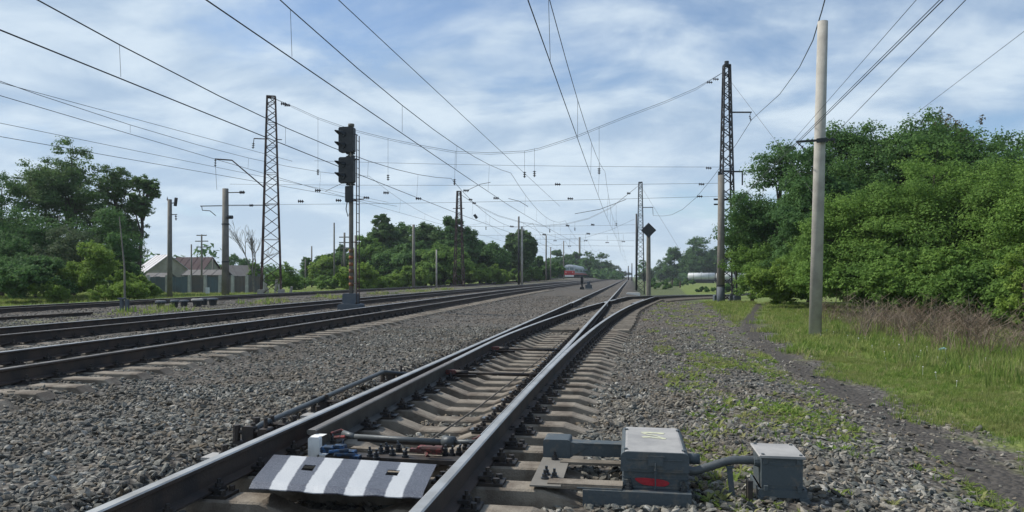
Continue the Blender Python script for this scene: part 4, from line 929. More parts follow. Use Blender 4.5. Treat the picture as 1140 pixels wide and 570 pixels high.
# dwarf signal
p = ud(648, 79); p.z = float(zg(p.x, p.y)); o = empty('dwarf_signal', p, 'small dwarf signal with grey cable box between the near tracks in the middle distance', 'railway signal')
m = MB(); m.box(-.14, .14, -.12, .12, .55, 1.35, b=.06); m.build('signal_head', M_BLACK, o); m = MB(); m.cyl(0, 0, -.05, .55, .09, 8); m.box(-.22, .22, -.2, .2, -.1, .25, b=.04); m.build('pedestal', M_BLACK, o)
m = MB(); m.box(.35, 1.05, -.25, .25, .1, .5, b=.04); m.cyl(.7, 0, .5, .85, .16, 8); m.build('cable_box', M_BLUEP, o)
m = MB(); m.box(.25, 1.15, -.3, .3, -.1, .1, b=.02); m.build('concrete_slab', M_POLE, o)
# black diamond sign on a concrete post
p = ud(722, 78); p.z = float(zg(p.x, p.y)); o = empty('diamond_sign', p, 'black diamond board on a grey concrete post to the right of the vanishing point', 'railway sign')
zt = zv(249, 78) - p.z; zc = zv(256.5, 78) - p.z
m = MB(); m.tube([(0, 0, -.1), (0, 0, zt - .5)], .25, 8, r1=.20); m.build('post', M_POLED, o)
m = MB(); s_ = .80; m.add([(0,-.26,-s_),(s_,-.26,0),(0,-.26,s_),(-s_,-.26,0),(0,-.23,-s_),(s_,-.23,0),(0,-.23,s_),(-s_,-.23,0)], [(0,1,2,3),(7,6,5,4),(0,4,5,1),(1,5,6,2),(2,6,7,3),(3,7,4,0)]); b = m.build('board', M_BLACK, o); b.location = (0, 0, zc)
m = MB(); m.add([(0,.22,-s_*.95),(s_*.95,.22,0),(0,.22,s_*.95),(-s_*.95,.22,0),(0,.25,-s_*.95),(s_*.95,.25,0),(0,.25,s_*.95),(-s_*.95,.25,0)], [(0,1,2,3),(7,6,5,4),(0,4,5,1),(1,5,6,2),(2,6,7,3),(3,7,4,0)]); b = m.build('back_board', M_BLACK, o); b.location = (0, 0, zc)
p = ud(705, 60); m = MB(); m.box(-.55, .55, -.3, .3, -.1, .16, b=.05); b = m.build('concrete_block', M_WHITE); b.location = (p.x, p.y, float(zg(p.x, p.y))); tag(b, 'white painted concrete block lying by the crossing of the rails', 'concrete block')
# cable pots between the second and the far left tracks
pot = None
for i, (u, v, lb) in enumerate([(179, 344, 'leftmost of the black cable pots with grey lids between the left tracks'), (194.5, 345, 'second cable pot from the left, narrower, between the left tracks'), (205, 341, 'cable pot standing a little farther back behind the second one'), (219.5, 344, 'broad cable pot with the palest lid in the row between the left tracks'), (227, 341, 'cable pot half hidden behind the one with the palest lid'), (237, 342.5, 'rightmost cable pot of the row between the left tracks')]):
    p = un(u, v + .5, -.02); z = float(zg(p.x, p.y)); w_ = (.21, .17, .2, .23, .2, .22)[i]
    o = empty('cable_pot', (p.x, p.y, z - .02), lb, 'cable pot', 'cable pots between the tracks')
    m = MB(); m.tube([(0, 0, -.05), (0, 0, .28)], w_*.62, 10, r1=w_*.85); m.build('body', M_BLACK, o)
    m = MB(); m.tube([(0, 0, .28), (0, 0, .34), (0, 0, .36)], [w_*1.05, w_*1.05, w_*.8], 12); m.build('lid', M_LID if i == 3 else M_BLUEP, o)
for (u, lb) in ((135.5, 'left one of the pair of short posts between the left tracks'), (141.5, 'right one of the pair of short posts between the left tracks, without cap')):
    p = un(u, 350, -.02); m = MB(); m.box(-.05, .05, -.05, .05, -.1, .44)
    if u < 140: m.box(-.12, .14, -.08, .08, .44, .49)
    b = m.build('short_post', M_BLUEP); b.location = (p.x, p.y, .1); tag(b, lb, 'post', 'short posts between the tracks')
for (ua, ub, v, z, lb) in ((276, 302, 337, .0, 'dark flat plates lying in the stones between the left tracks, nearer pair'), (316, 342, 334, .0, 'dark flat plates lying in the stones between the left tracks, farther pair')):
    a, b = un(ua, v, z), un(ub, v, z); m = MB(); m.bar(a + Vector((0, 0, .06)), b + Vector((0, 0, .06)), .5, .05); m.bar(a + Vector((0, .0, .01)), b, .3, .05); tag(m.build('steel_plates', M_POLED), lb, 'plates')
p = ud(429, 66); o = None
m = MB(); m.tube([(0, 0, -.2), (-.02, 0, 2.0), (-.35, 0, 5.0)], [.07, .05, .03], 6); b = m.build('whip_post', M_POLED); p = ud(139, 43); b.location = (p.x, p.y, float(zg(p.x, p.y))); tag(b, 'thin pole leaning slightly left in front of the bright bushes on the left', 'pole')

# ------------------------------------------------------------------ poles and masts
def pole(u, vb, vt, d, wpx, label, m_=M_POLE, du=0, name='concrete_pole', cat='pole', base=None, group=None):
    p = ud(u, d); z = float(zg(p.x, p.y)); o = empty(name, (p.x, p.y, z), label, cat, group); h = zv(vt, d) - z; r = wpx * d / 823 / 2
    dx = du * d / 823
    m = MB(); m.tube([(0, 0, -.3), (dx*CT, dx*ST, h)], r*1.08, 14 if wpx > 5 else 8, r1=r*.86); m.build('shaft', m_, o, True)
    if base:
        m = MB(); m.tube([(0, 0, -.3), (0, 0, base)], r*1.1, 14, r1=r*1.09); m.build('painted_foot', M_BLUEP, o, True)
    return o, h, p, z
def loc(o, v): return tuple(Vector(v) - o.location)
# bare pole, right
o, h, p, z = pole(907, 372, 24, 19.3, 12.6, 'tall bare round concrete pole on the grass at right, with one small crossarm', du=9)
za = zv(158, 19.3) - z; k = za / h * 9 * 19.3 / 823
m = MB(); m.bar((k*CT - .62, k*ST - .17, za-.01), (k*CT + .33, k*ST - .15, za+.03), .05, .055); m.build('crossarm', M_BLACK, o)
m = MB(); m.bar((k*CT - .12, k*ST - .19, za+.0), (k*CT + .14, k*ST - .19, za+.02), .05, .11); m.build('clamp', M_BLACK, o)
m = MB(); m.discs((k*CT - .44, k*ST - .17, za - .17), (k*CT - .58, k*ST - .17, za - .04), .05, 2); m.build('insulator', M_INS, o)
m = MB(); m.discs((k*CT + .30, k*ST - .15, za - .1), (k*CT + .34, k*ST - .15, za + .02), .04, 1); m.build('insulator', M_INS, o)
def bolt_ring(o, z, r): m = MB(); m.tube([(0, 0, z), (0, 0, z+.06)], r, 12); m.build('band', M_BLACK, o)
# pole in front of the right lattice mast
o, h, p, z = pole(802.5, 335, 195, 45, 8, 'concrete pole with blue-painted foot in front of the tall lattice mast at right', M_POLED, du=.5, base=1.0)
m = MB(); m.tube([(0, 0, 1.05), (0, 0, 1.12)], .25, 12); m.build('band', M_BLACK, o)
for (u, vt, lb) in ((797.5, 313, 'x'),): pass
def lattice(pos, h, wb, wt, label, nseg=16, mt=M_RUST, leg=.055, rot=0.0, name='lattice_mast', feet=True):
    z = float(zg(pos.x, pos.y)); o = empty(name, (pos.x, pos.y, z), label, 'lattice mast', 'lattice masts carrying the overhead line', rot)
    def cn(i, t): s = (wb + (wt - wb)*t)/2; return Vector((s*(1, 1, -1, -1)[i], s*(1, -1, -1, 1)[i], t*h))
    for i in range(4):
        m = MB(); m.bar(cn(i, 0) + Vector((0, 0, -.2)), cn(i, 1), leg*2); m.build('leg', mt, o)
    ts = [0]; 
    while ts[-1] < 1: ts.append(ts[-1] + (wb + (wt - wb)*ts[-1]) * .8 / h)
    ts = [t/ts[-1] for t in ts]
    for i in range(4):
        j = (i+1) % 4; m = MB()
        for k in range(len(ts)-1):
            a, b = (i, j) if k % 2 else (j, i); m.bar(cn(a, ts[k]), cn(b, ts[k+1]), .075, .05)
            if k % 3 == 0: m.bar(cn(i, ts[k+1]), cn(j, ts[k+1]), .05, .03)
        m.build('bracing', mt, o)
    m = MB()
    for (i, j) in ((0,1),(1,2),(2,3),(3,0)): m.bar(cn(i, 1), cn(j, 1), .1)
    m.build('top_frame', mt, o)
    if feet:
        for i in range(4):
            c = cn(i, 0); m = MB(); m.box(c.x-.22, c.x+.22, c.y-.22, c.y+.22, -.3, .45, b=.05); m.build('footing', M_POLE if mt is M_RUST else M_BLUEP, o)
    return o, z
ML = ud(302, 58); MR = ud(809, 52)
oL, zL = lattice(ML, zv(108, 58) - float(zg(ML.x, ML.y)), 1.5, .62, 'tall brown lattice mast on the left behind the far left track', leg=.05)
oR, zR = lattice(MR, zv(73, 52) - float(zg(MR.x, MR.y)), 1.10, .40, 'tall dark lattice mast at right in front of the thicket, with bracket arms', mt=M_LATG, leg=.05)
oR.rotation_euler = (0, 0, YAW); oL.rotation_euler = (0, 0, YAW + .25)
for o, name in ((oR, 'r'),):
    za = zv(125, 52) - zR; m = MB(); m.bar((.2, 0, za), (1.75, 0, za), .09); m.build('bracket_arm', M_LATG, o)
    m = MB(); m.tube([(1.70, 0, za), (1.62, 0, za-.25)], .02, 5); m.discs((1.62, 0, za-.25), (1.7, 0, za-.6), .09, 3); m.build('insulator', M_INS, o)
    zb, zc_ = zv(191, 52) - zR, zv(222, 52) - zR; m = MB(); m.bar((-.3, 0, zb), (1.15, 0, zb), .10); m.bar((1.1, 0, zb), (1.1, 0, zc_ + 1.0), .08); m.bar((-.9, 0, zc_), (1.0, 0, zc_), .12); m.bar((-.9, 0, zc_ - .35), (-.2, 0, zc_ - .35), .1); m.bar((.5, 0, zb), (.5, 0, zc_), .05); m.build('switch_frame', M_BLACK, o)
    m = MB(); m.tube([(-.55, 0, .4), (-.55, 0, zb)], .07, 6); m.build('cable_pipe', M_BLACK, o)
    m = MB(); zt = zv(73, 52) - zR; m.cyl(0, 0, zt, zt + .3, .16, 8); m.build('top_knob', M_BLACK, o)
za = zv(155, 58) - zL; m = MB(); m.bar((-.3, 0, za), (-1.3, 0, za), .07); m.bar((.3, 0, za), (.8, 0, za), .06); m.tube([(-1.28, 0, za), (-1.32, 0, za - .35)], .03, 5); m.build('bracket_arm', M_RUST, oL)
m = MB(); m.discs((-1.32, 0, za-.35), (-1.36, 0, za-.8), .12, 3); m.build('insulator', M_INS, oL)
z1, z2 = zv(180, 58) - zL, zv(210, 58) - zL; m = MB(); m.bar((-.45, 0, z2), (-2.9, 0, z1), .09); m.bar((-2.9, 0, z1), (-4.15, 0, z1 + .05), .09); m.build('cantilever', M_RUST, oL)
m = MB(); m.discs((-4.1, 0, z1), (-4.12, 0, z1 - .55), .10, 3); m.tube([(-4.1, 0, z1-.5), (-4.0, 0, z1-2.3)], .012, 4); m.build('insulator', M_INS, oL)
m = MB(); m.cyl(-.1, 0, zv(108, 58) - zL, zv(106.5, 58) - zL, .12, 6); m.build('top_knob', M_RUST, oL)
# second portal
ML2 = ud(511, 106); MR2 = ud(713, 95)
oL2, zL2 = lattice(ML2, zv(213, 106) - float(zg(ML2.x, ML2.y)), 1.35, .5, 'distant lattice mast standing in front of the middle wood', leg=.07, feet=False)
oR2, zR2 = lattice(MR2, zv(203, 95) - float(zg(MR2.x, MR2.y)), 1.0, .42, 'distant lattice mast just left of the black diamond sign', leg=.06, mt=M_LATG, feet=False)
za = zv(231, 95) - zR2; m = MB(); m.bar((.2, 0, za), (1.6, 0, za), .09); m.tube([(1.55, 0, za), (1.6, 0, za-1.0)], .03, 5); m.build('bracket_arm', M_LATG, oR2)
za = zv(232, 106) - zL2; m = MB(); m.bar((-.9, 0, za), (.8, 0, za), .09); m.build('bracket_arm', M_RUST, oL2)
pole(708.5, 320, 238, 93, 2.2, 'slim dark pole standing close to the left of the distant lattice mast', M_BLACK)
# poles on the left
o, h, p, z = pole(189, 330, 222, 56, 5.2, 'slim concrete pole with a lamp beside the house on the left', M_POLED)
m = MB(); m.bar((0, 0, h-.3), (.55, 0, h-.25), .06); m.tube([(.45, 0, h-.5), (.6, -.1, h+.1)], .12, 8); m.build('lamp', M_LATG, o)
m = MB(); m.bar((-.15, 0, h-1.15), (.6, 0, h-1.15), .06); m.discs((.5, 0, h-1.2), (.52, 0, h-1.6), .1, 2); m.discs((-.2, 0, h-.1), (-.2, 0, h+.2), .07, 1); m.build('insulator', M_INS, o)
o, h, p, z = pole(251, 328, 210, 53, 7.6, 'stout concrete pole left of the tall brown lattice mast, with horizontal arms', M_POLED)
m = MB(); zz = zv(214.5, 53) - z; m.bar((.1, 0, zz), (1.2, 0, zz), .06); m.discs((1.1, 0, zz), (1.5, 0, zz), .13, 3); m.build('insulator', M_INS, o)
m = MB(); zz = zv(229, 53) - z; m.bar((-1.95, 0, zz), (-.1, 0, zz), .06); m.bar((.2, 0, zz), (3.2, .3, zz), .045); m.discs((1.8, .1, zz), (2.1, .1, zz), .10, 3); m.tube([(-1.85, 0, zz), (-1.8, 0, zz-.3), (-1.2, 0, zz-.35), (-.75, 0, zz-.7)], .03, 5); m.build('crossarm', M_LATG, o)
m = MB(); zz = zv(242, 53) - z; m.tube([(.2, -.1, zz), (.6, -.1, zz)], .13, 8); m.build('box_fitting', M_BLACK, o)
for k in (2.5, 5.2): m = MB(); m.tube([(0, 0, k), (0, 0, k+.08)], .27, 10); m.build('band', M_BLACK, o)
# other poles, each where it stands
for (u, vt, d, w_, mt, lb) in ((372, 248, 105, 2.0, M_POLED, 'slim dark pole left of the signal mast above the low trees'), (460.5, 250, 92, 3.6, M_POLED, 'grey concrete pole in front of the middle wood, left one'),
    (486, 278, 88, 1.9, M_POLE, 'thin pale pole in front of the middle wood, right one'), (523, 292, 130, 1.4, M_POLE, 'thin pale pole in the bushes right of the middle wood'),
    (577.5, 241, 112, 2.2, M_BLACK, 'dark slim mast in front of the lone round-topped tree'), (581, 252, 112, 2.6, M_POLE, 'pale concrete pole beside the dark mast at the lone tree'),
    (608, 262, 165, 1.7, M_POLED, 'distant grey pole between the lone tree and the train'), (613, 275, 170, 1.3, M_POLED, 'second distant grey pole left of the train'), (627.5, 268, 200, 1.3, M_POLED, 'distant pole just left of the train front'),
    (645.3, 264, 330, 2.2, M_POLED, 'dark distant pole rising above the red train'), (340, 288, 110, 1.5, M_POLED, 'short thin pole left of the small rounded tree'), (347, 274, 120, 1.8, M_POLED, 'wooden pole right of the small rounded tree'),
    (395.5, 262, 60, 2.6, M_POLE, 'pale thin pole just right of the signal mast foot'), (213, 272, 80, 1.7, M_POLED, 'thin tilted wooden pole in front of the house roof'), (237, 288, 95, 1.6, M_POLED, 'short wooden pole right of the brown roof'),
    (66, 240, 60, 1.2, M_POLED, 'very thin pole in front of the left trees'), (699.5, 296, 300, 1.2, M_BLACK, 'far dark post near the vanishing point'), (703.5, 293, 300, 1.2, M_BLACK, 'far signal post near the vanishing point')):
    pole(u, 0, vt, d, w_, lb, mt, name='utility_pole', group='poles along the railway')
o, h, p, z = pole(224.5, 0, 261, 85, 2.0, 'wooden telegraph pole with three crossbars in front of the brown roof', M_POLED, name='telegraph_pole')
for v, l in ((262, .62), (268.5, .8), (275, .65)): zz = zv(v, 85) - z; m = MB(); m.bar((-l, 0, zz), (l, 0, zz), .11); m.build('crossbar', M_POLED, o)
o, h, p, z = pole(383.5, 0, 259, 120, 2.6, 'far telegraph pole with several crossbars left of the signal mast', M_POLED, name='telegraph_pole')
for v in (264, 270, 276): zz = zv(v, 120) - z; m = MB(); m.bar((-.9, 0, zz), (.9, 0, zz), .16); m.build('crossbar', M_POLED, o)
m = MB(); m.bar((0, 0, h*.8), (-1.0, 0, 0), .14); m.build('strut', M_POLED, o)
for (u, v) in ((187, 268), ):
    p = ud(u, 330); o_, h_, p_, z_ = pole(u, 0, v, 330, 1.0, 'very distant faint mast above the grey roof', M_POLED, name='utility_pole')

# ------------------------------------------------------------------ overhead wires
def sagline(a, b, sag, n=14):
    a, b = Vector(a), Vector(b); return [a.lerp(b, i/n) - Vector((0, 0, 4*sag*(i/n)*(1-i/n))) for i in range(n+1)]
def wire(name, pts, r, label, cat='overhead wire', group=None):
    m = MB(); m.tube(pts, r, 5); o = m.build(name, M_WIRE); return tag(o, label, cat, group)
sup = [-2, 53, 99, 150, 205, 265, 330, 400]
def catenary(label, X, zc, zs, zm, start=-2, gf=gsh, zig=.12, end=400, rad=.011, drops=True):
    o = empty('overhead_line', (0, 0, 0), label, 'overhead line', 'overhead lines above the tracks')
    m = MB(); pts = []
    S = [s for s in sup if s <= end]
    for i, y in enumerate(S): pts.append((X + float(gf(y)) + zig*(-1)**i, y, zc))
    P2 = [];
    for a, b in zip(pts[:-1], pts[1:]): P2 += sagline(a, b, .05, 5)[:-1]
    P2.append(Vector(pts[-1])); m.tube(P2, rad, 5); m.build('contact_wire', M_WIRE, o)
    m = MB(); P3 = []
    for i, (a, b) in enumerate(zip(S[:-1], S[1:])): P3 += sagline((X + float(gf(a)), a, zs), (X + float(gf(b)), b, zs), zs - zm, 12)[:-1]
    P3.append(Vector((X + float(gf(S[-1])), S[-1], zs))); m.tube(P3, rad*.95, 5); m.build('messenger_wire', M_WIRE, o)
    if drops:
        for i, (a, b) in enumerate(zip(S[:3], S[1:4])):
            for k in range(1, 6):
                t = k/6; y = a + (b-a)*t
                if y < 6: continue
                xm = X + float(gf(a))*(1-t) + float(gf(b))*t; xc = xm + zig*(-1)**i*(1-2*t); zz = zs - 4*(zs-zm)*t*(1-t)
                m = MB(); m.tube([(xm, y, zz), (xc, y, zc)], .006, 4); m.build('dropper', M_WIRE, o)
    return o
catenary('overhead line above the straight track, nearly overhead, running to the vanishing point', -1.80, 6.17, 8.85, 7.45, gf=lambda y: 0*y)
catenary('overhead line above the first track left of the points', -7.55, 6.54, 8.9, 7.5, rad=.015)
catenary('overhead line above the second track left of the points', -12.0, 6.25, 8.6, 6.85, rad=.017)
catenary('overhead line above the far left track', -18.3, 6.85, 8.9, 7.15)
def pxw(name, lst, r, label, group='feeder and light wires', sag=0.0):
    pts = [ud(u, d, zv(v, d)) for (u, v, d) in lst]; return wire(name, pts, r, label, 'wire', group)
W = [(sagline(ud(262, 7, 10.2) , ud(500, 60, 9.6), .2) , .012)]
def const_z(u0, v0, u1, v1, z, r, label, ext0=0, ext1=0, name='feeder_wire'):
    a, b = un(u0, v0, z), un(u1, v1, z); dr = (b - a).normalized(); wire(name, [a - dr*ext0, b + dr*ext1], r, label, 'wire', 'feeder and light wires')
const_z(377, 0, 570, 180, 8.6, .012, 'single feeder wire from the top edge to the middle, right of the signal', 8, 30)
const_z(0, 137, 240, 186, 7.3, .010, 'thin wire running above the left trees, upper one', 10, 20)
const_z(0, 152, 165, 181, 6.0, .010, 'thin wire running above the left trees, lower one', 10, 20)
const_z(0, 92, 290, 170, 7.9, .010, 'thin wire just above the thick one at the left edge', 10, 3)
const_z(1050, 0, 860, 187, 4.72, .0075, 'wire fixed to the left end of the bare pole crossarm', 8, 22)
const_z(1046, 0, 858, 187, 4.76, .006, 'second wire beside the one on the left end of the bare pole crossarm', 8, 10)
const_z(1020, 0, 880, 160, 5.4, .005, 'faint wire passing left of the bare pole', 8, 22)
const_z(1075, 0, 924, 155, 4.85, .006, 'wire fixed to the right end of the bare pole crossarm', 8, 22)
const_z(1140, 35, 1032, 117, 8.6, .008, 'wire coming in from the right edge over the thicket', 8, 4)
# feeder from the right lattice mast to the camera side and on to the next mast
A0 = ud(837, 52, zv(133, 52)); pts = [ud(925, 16, zv(-25, 16)), ud(915, 19, zv(12, 19)), ud(905, 22.5, zv(45, 22.5)), ud(890, 29, zv(75, 29)), ud(868, 38, zv(105, 38)), A0]
wire('feeder_wire', [Vector((6.0, -4, 11))] + pts, .016, 'thick feeder wire from the top edge to the bracket of the right lattice mast', 'wire', 'feeder and light wires')
q0 = MR2 + Vector((1.6, 0, 0)); q0 = ud(727, 95, zv(240, 95)); wire('feeder_wire', [A0] + [ud(u, d, zv(v, d)) for (u, v, d) in ((820, 160, 55), (805, 182, 59), (790, 202, 64), (775, 220, 70), (760, 233, 78), (748, 239, 84), (738, 240.5, 90))] + [q0], .018, 'thick feeder wire sagging from the right lattice mast to the distant one', 'wire', 'feeder and light wires')
wire('guy_wire', [ud(813, 52, zv(90, 52)), ud(872, 42, zv(168, 42)), ud(905, 37, zv(215, 37))], .010, 'thin guy wire slanting down right from the top of the right lattice mast', 'wire')
wire('guy_wire', [ud(713, 95, zv(206, 95)), ud(770, 90, zv(300, 90))], .012, 'thin guy wire slanting down right from the distant lattice mast', 'wire')
# cross-spans
def cross_span(pl, pr, sagpts, hs, drops, label, r=.014):
    o = empty('cross_span', (0, 0, 0), label, 'cross span', 'cross spans between lattice masts')
    def mk(name, pts, r_): m = MB(); m.tube(pts, r_, 5); m.build(name, M_WIRE, o)
    mk('support_wire', sagpts, r); mk('support_wire', [p + Vector((0, 0, -.12 if 0 < i < len(sagpts)-1 else 0)) for i, p in enumerate(sagpts)], r*.8)
    for (a, b) in hs: mk('steady_wire', sagline(a, b, .12, 6), r*.8)
    for (a, b, ni) in drops:
        mk('dropper', [a, b], .010); m = MB(); m.discs(Vector(b) + Vector((0, 0, .45)), Vector(b), .13, ni); m.build('insulator', M_INS, o)
    return o
dL = lambda u: 58 + (52 - 58) * (u - 302) / (809 - 302)
P_ = lambda u, v: ud(u, dL(u), zv(v, dL(u)))
cs = cross_span(None, None, [P_(*a) for a in ((304, 109), (330, 120), (354, 131), (390, 143.5), (432, 154), (470, 162), (507, 168.5), (545, 170), (584, 168), (600, 165), (640, 152), (667, 141), (700, 128), (740, 113), (775, 98), (806, 80))],
    [(P_(350, 179), P_(806, 186)), (P_(256, 205), P_(802, 204)), (P_(253, 228), P_(801, 218.5))],
    [(P_(354, 131), P_(354, 195), 3), (P_(432, 154), P_(432, 201), 3), (P_(507, 168), P_(506, 206), 3), (P_(584, 168), P_(584, 198), 3), (P_(595, 165), P_(595, 197), 3), (P_(667, 141), P_(667, 194), 3)],
    'wide wire cross span between the left and right lattice masts, above all the tracks')
for (u, v) in ((316, 115.5), (320, 117), (797, 88), (790, 91.5), (354, 212), (377, 223), (430, 214.5), (466, 221), (519, 212), (552.5, 220.5), (621, 205), (635, 221), (789, 187), (781, 205), (779, 218.5), (335, 224), (408, 220)):
    m = MB(); a = P_(u-3.2, v); b = P_(u+3.2, v + .3); m.discs(a, b, .13, 3); m.build('insulator', M_INS, cs)
m = MB()
for (a, b, c) in (((362, 213), (383, 203), (391, 201)), ((520, 212), (535, 205), (546, 203)), ((566, 221), (578, 224), (588, 230)), ((640, 238), (668, 233), (697, 222))):
    m.tube([P_(*a), P_(*b), P_(*c)], .02, 5)
m.build('registration_arm', M_LATG, cs)
dM = lambda u: 106 + (95 - 106) * (u - 511) / (713 - 511)
Q_ = lambda u, v: ud(u, dM(u), zv(v, dM(u)))
cs2 = cross_span(None, None, [Q_(*a) for a in ((511, 215), (530, 228), (555, 240), (580, 247), (605, 251), (630, 249), (655, 243), (680, 231), (713, 205))],
    [(Q_(513, 252), Q_(713, 250)), (Q_(513, 262), Q_(713, 259))], [(Q_(541, 234), Q_(541, 256), 2), (Q_(583, 247), Q_(583, 258), 2), (Q_(612, 251), Q_(612, 259), 2), (Q_(640, 247), Q_(640, 257), 2), (Q_(686, 228), Q_(686, 252), 2)],
    'second wire cross span in the distance between the far lattice masts', .018)
for (u, v) in ((524, 222), (528, 226), (570, 252), (632, 251), (660, 250), (700, 215), (606, 261), (655, 260)):
    m = MB(); m.discs(Q_(u-2, v), Q_(u+2, v+.4), .16, 3); m.build('insulator', M_INS, cs2)
m = MB(); m.bar(ud(528, 80, zv(239, 80)), ud(531, 80, zv(243, 80)), .38, .3); tag(m.build('hanging_weight', M_BLACK), 'dark block hanging in the wires above the right end of the middle wood', 'weight')
m = MB()
dN = 150
cs3 = empty('cross_span', (0, 0, 0), 'farthest cross span of thin wires above the train', 'cross span', 'cross spans between lattice masts')
N_ = lambda u, v: ud(u, dN, zv(v, dN))
m.tube([N_(578, 246), N_(600, 258), N_(625, 266), N_(650, 265), N_(680, 256), N_(706, 244)], .02, 4); m.tube([N_(578, 266), N_(706, 268)], .018, 4); m.tube([N_(578, 273), N_(706, 274)], .018, 4); m.build('support_wire', M_WIRE, cs3)
for (u, v) in ((596, 270), (618, 268), (634, 274), (652, 268), (676, 270), (694, 269)):
    m = MB(); m.tube([N_(u, v - 8), N_(u, v)], .016, 4); m.discs(N_(u-2, v), N_(u+2, v), .18, 2); m.build('insulator', M_INS, cs3)

# ------------------------------------------------------------------ train
M_TG = mat('train_grey_paint', (.42, .45, .48), .4, 0, (.33, .35, .38), 1, fine=.1); M_TR = mat('train_red_paint', (.55, .045, .04), .4, 0, (.42, .04, .035), 1, fine=.1); M_GLASS = mat('dark_window', (.06, .09, .10), .1, 0, bump=0); M_UND = mat('underframe', (.03, .03, .032), .8)
tx = lambda y: -24.395 + float(gsh4(y))
tr_ = empty('train', (tx(250), 250, .99), 'red-fronted grey commuter train far down the far left track', 'train')
for c in range(7):
    y0 = c * 21.6; m = MB(); w_ = 1.74
    prof = [(-w_, 1.1), (w_, 1.1), (w_, 3.6), (w_*.93, 4.05), (w_*.6, 4.45), (0, 4.6), (-w_*.6, 4.45), (-w_*.93, 4.05), (-w_, 3.6)]
    m.prism(prof, y0 + (.9 if c == 0 else 0), y0 + 21); b = m.build('carriage', M_TG, tr_)
    m = MB(); m.prism([(-w_-.01, 1.12), (w_+.01, 1.12), (w_+.01, 1.75), (-w_-.01, 1.75)], y0 + (.95 if c == 0 else .05), y0 + 20.95); m.build('red_band', M_TR, b)
    m = MB(); m.box(-1.3, 1.3, y0+1.5, y0+20, .25, 1.1); 
    for k in (3, 5.4, 15.5, 18): m.tube([(-.8, y0+k, .45), (.8, y0+k, .45)], .46, 12)
    m.build('underframe', M_UND, b)
    for k in range(8):
        m = MB(); m.box(-w_-.02, w_+.02, y0 + 2.2 + k*2.3, y0 + 3.6 + k*2.3, 2.15, 3.05); m.build('window', M_GLASS, b)
    if c in (1, 3, 5): m = MB(); m.bar((-.6, y0+6, 4.4), (.5, y0+7.4, 5.6), .06); m.bar((-.8, y0+7.4, 5.6), (.8, y0+7.4, 5.6), .08); m.build('pantograph', M_UND, b)
m = MB(); w_ = 1.74     # cab front, slightly raked
fr = [(-w_, 1.0, 0), (w_, 1.0, 0), (w_, 2.45, 0), (-w_, 2.45, 0)]
m.add([(-w_, .05, .9), (w_, .05, .9), (w_, .0, 2.4), (-w_, .0, 2.4), (-w_, .9, .9), (w_, .9, .9), (w_, .9, 2.4), (-w_, .9, 2.4)], [(0,1,2,3),(7,6,5,4),(0,4,5,1),(1,5,6,2),(2,6,7,3),(3,7,4,0)]); m.build('red_nose', M_TR, tr_)
m = MB(); m.add([(-w_, .0, 2.41), (w_, .0, 2.41), (w_*.93, .32, 3.9), (-w_*.93, .32, 3.9), (-w_, .9, 2.41), (w_, .9, 2.41), (w_*.93, .9, 3.9), (-w_*.93, .9, 3.9)], [(0,1,2,3),(7,6,5,4),(0,4,5,1),(1,5,6,2),(2,6,7,3),(3,7,4,0)]); m.add([(-w_*.93, .32, 3.9), (w_*.93, .32, 3.9), (w_*.5, .6, 4.25), (-w_*.5, .6, 4.25), (w_*.93, .9, 3.9), (-w_*.93, .9, 3.9), (w_*.5, .9, 4.25), (-w_*.5, .9, 4.25)], [(0,1,2,3),(1,4,6,2),(5,0,3,7),(3,2,6,7)]); cab = m.build('cab', M_TG, tr_)
for s_ in (-1, 1):
    m = MB(); a, b_ = sorted((s_*.12, s_*1.45)); m.add([(a, .02, 2.55), (b_, .02, 2.55), (b_, .22, 3.5), (a, .22, 3.5), (a, .12, 2.55), (b_, .12, 2.55), (b_, .32, 3.5), (a, .32, 3.5)], [(0,1,2,3),(7,6,5,4),(0,4,5,1),(1,5,6,2),(2,6,7,3),(3,7,4,0)]); w1 = m.build('windscreen', mat('pale_windscreen', (.16, .22, .22), .15, 0, bump=0), cab); w1.location = (0, -.05, 0)
    m = MB(); m.tube([(s_*1.15, -.06, 1.9), (s_*1.15, .1, 1.9)], .16, 10); m.build('headlight', M_WHITE, tr_)
m = MB(); m.box(-.9, .9, -.05, .2, 1.0, 1.7); m.build('dark_red_panel', M_REDF, tr_); m = MB(); m.box(-1.5, 1.5, -.15, .5, .35, .9); m.build('buffer_beam', M_WHITE, tr_)
m = MB(); m.box(-.35, .35, .1, .6, 3.85, 4.1); m.build('top_light', M_WHITE, tr_)
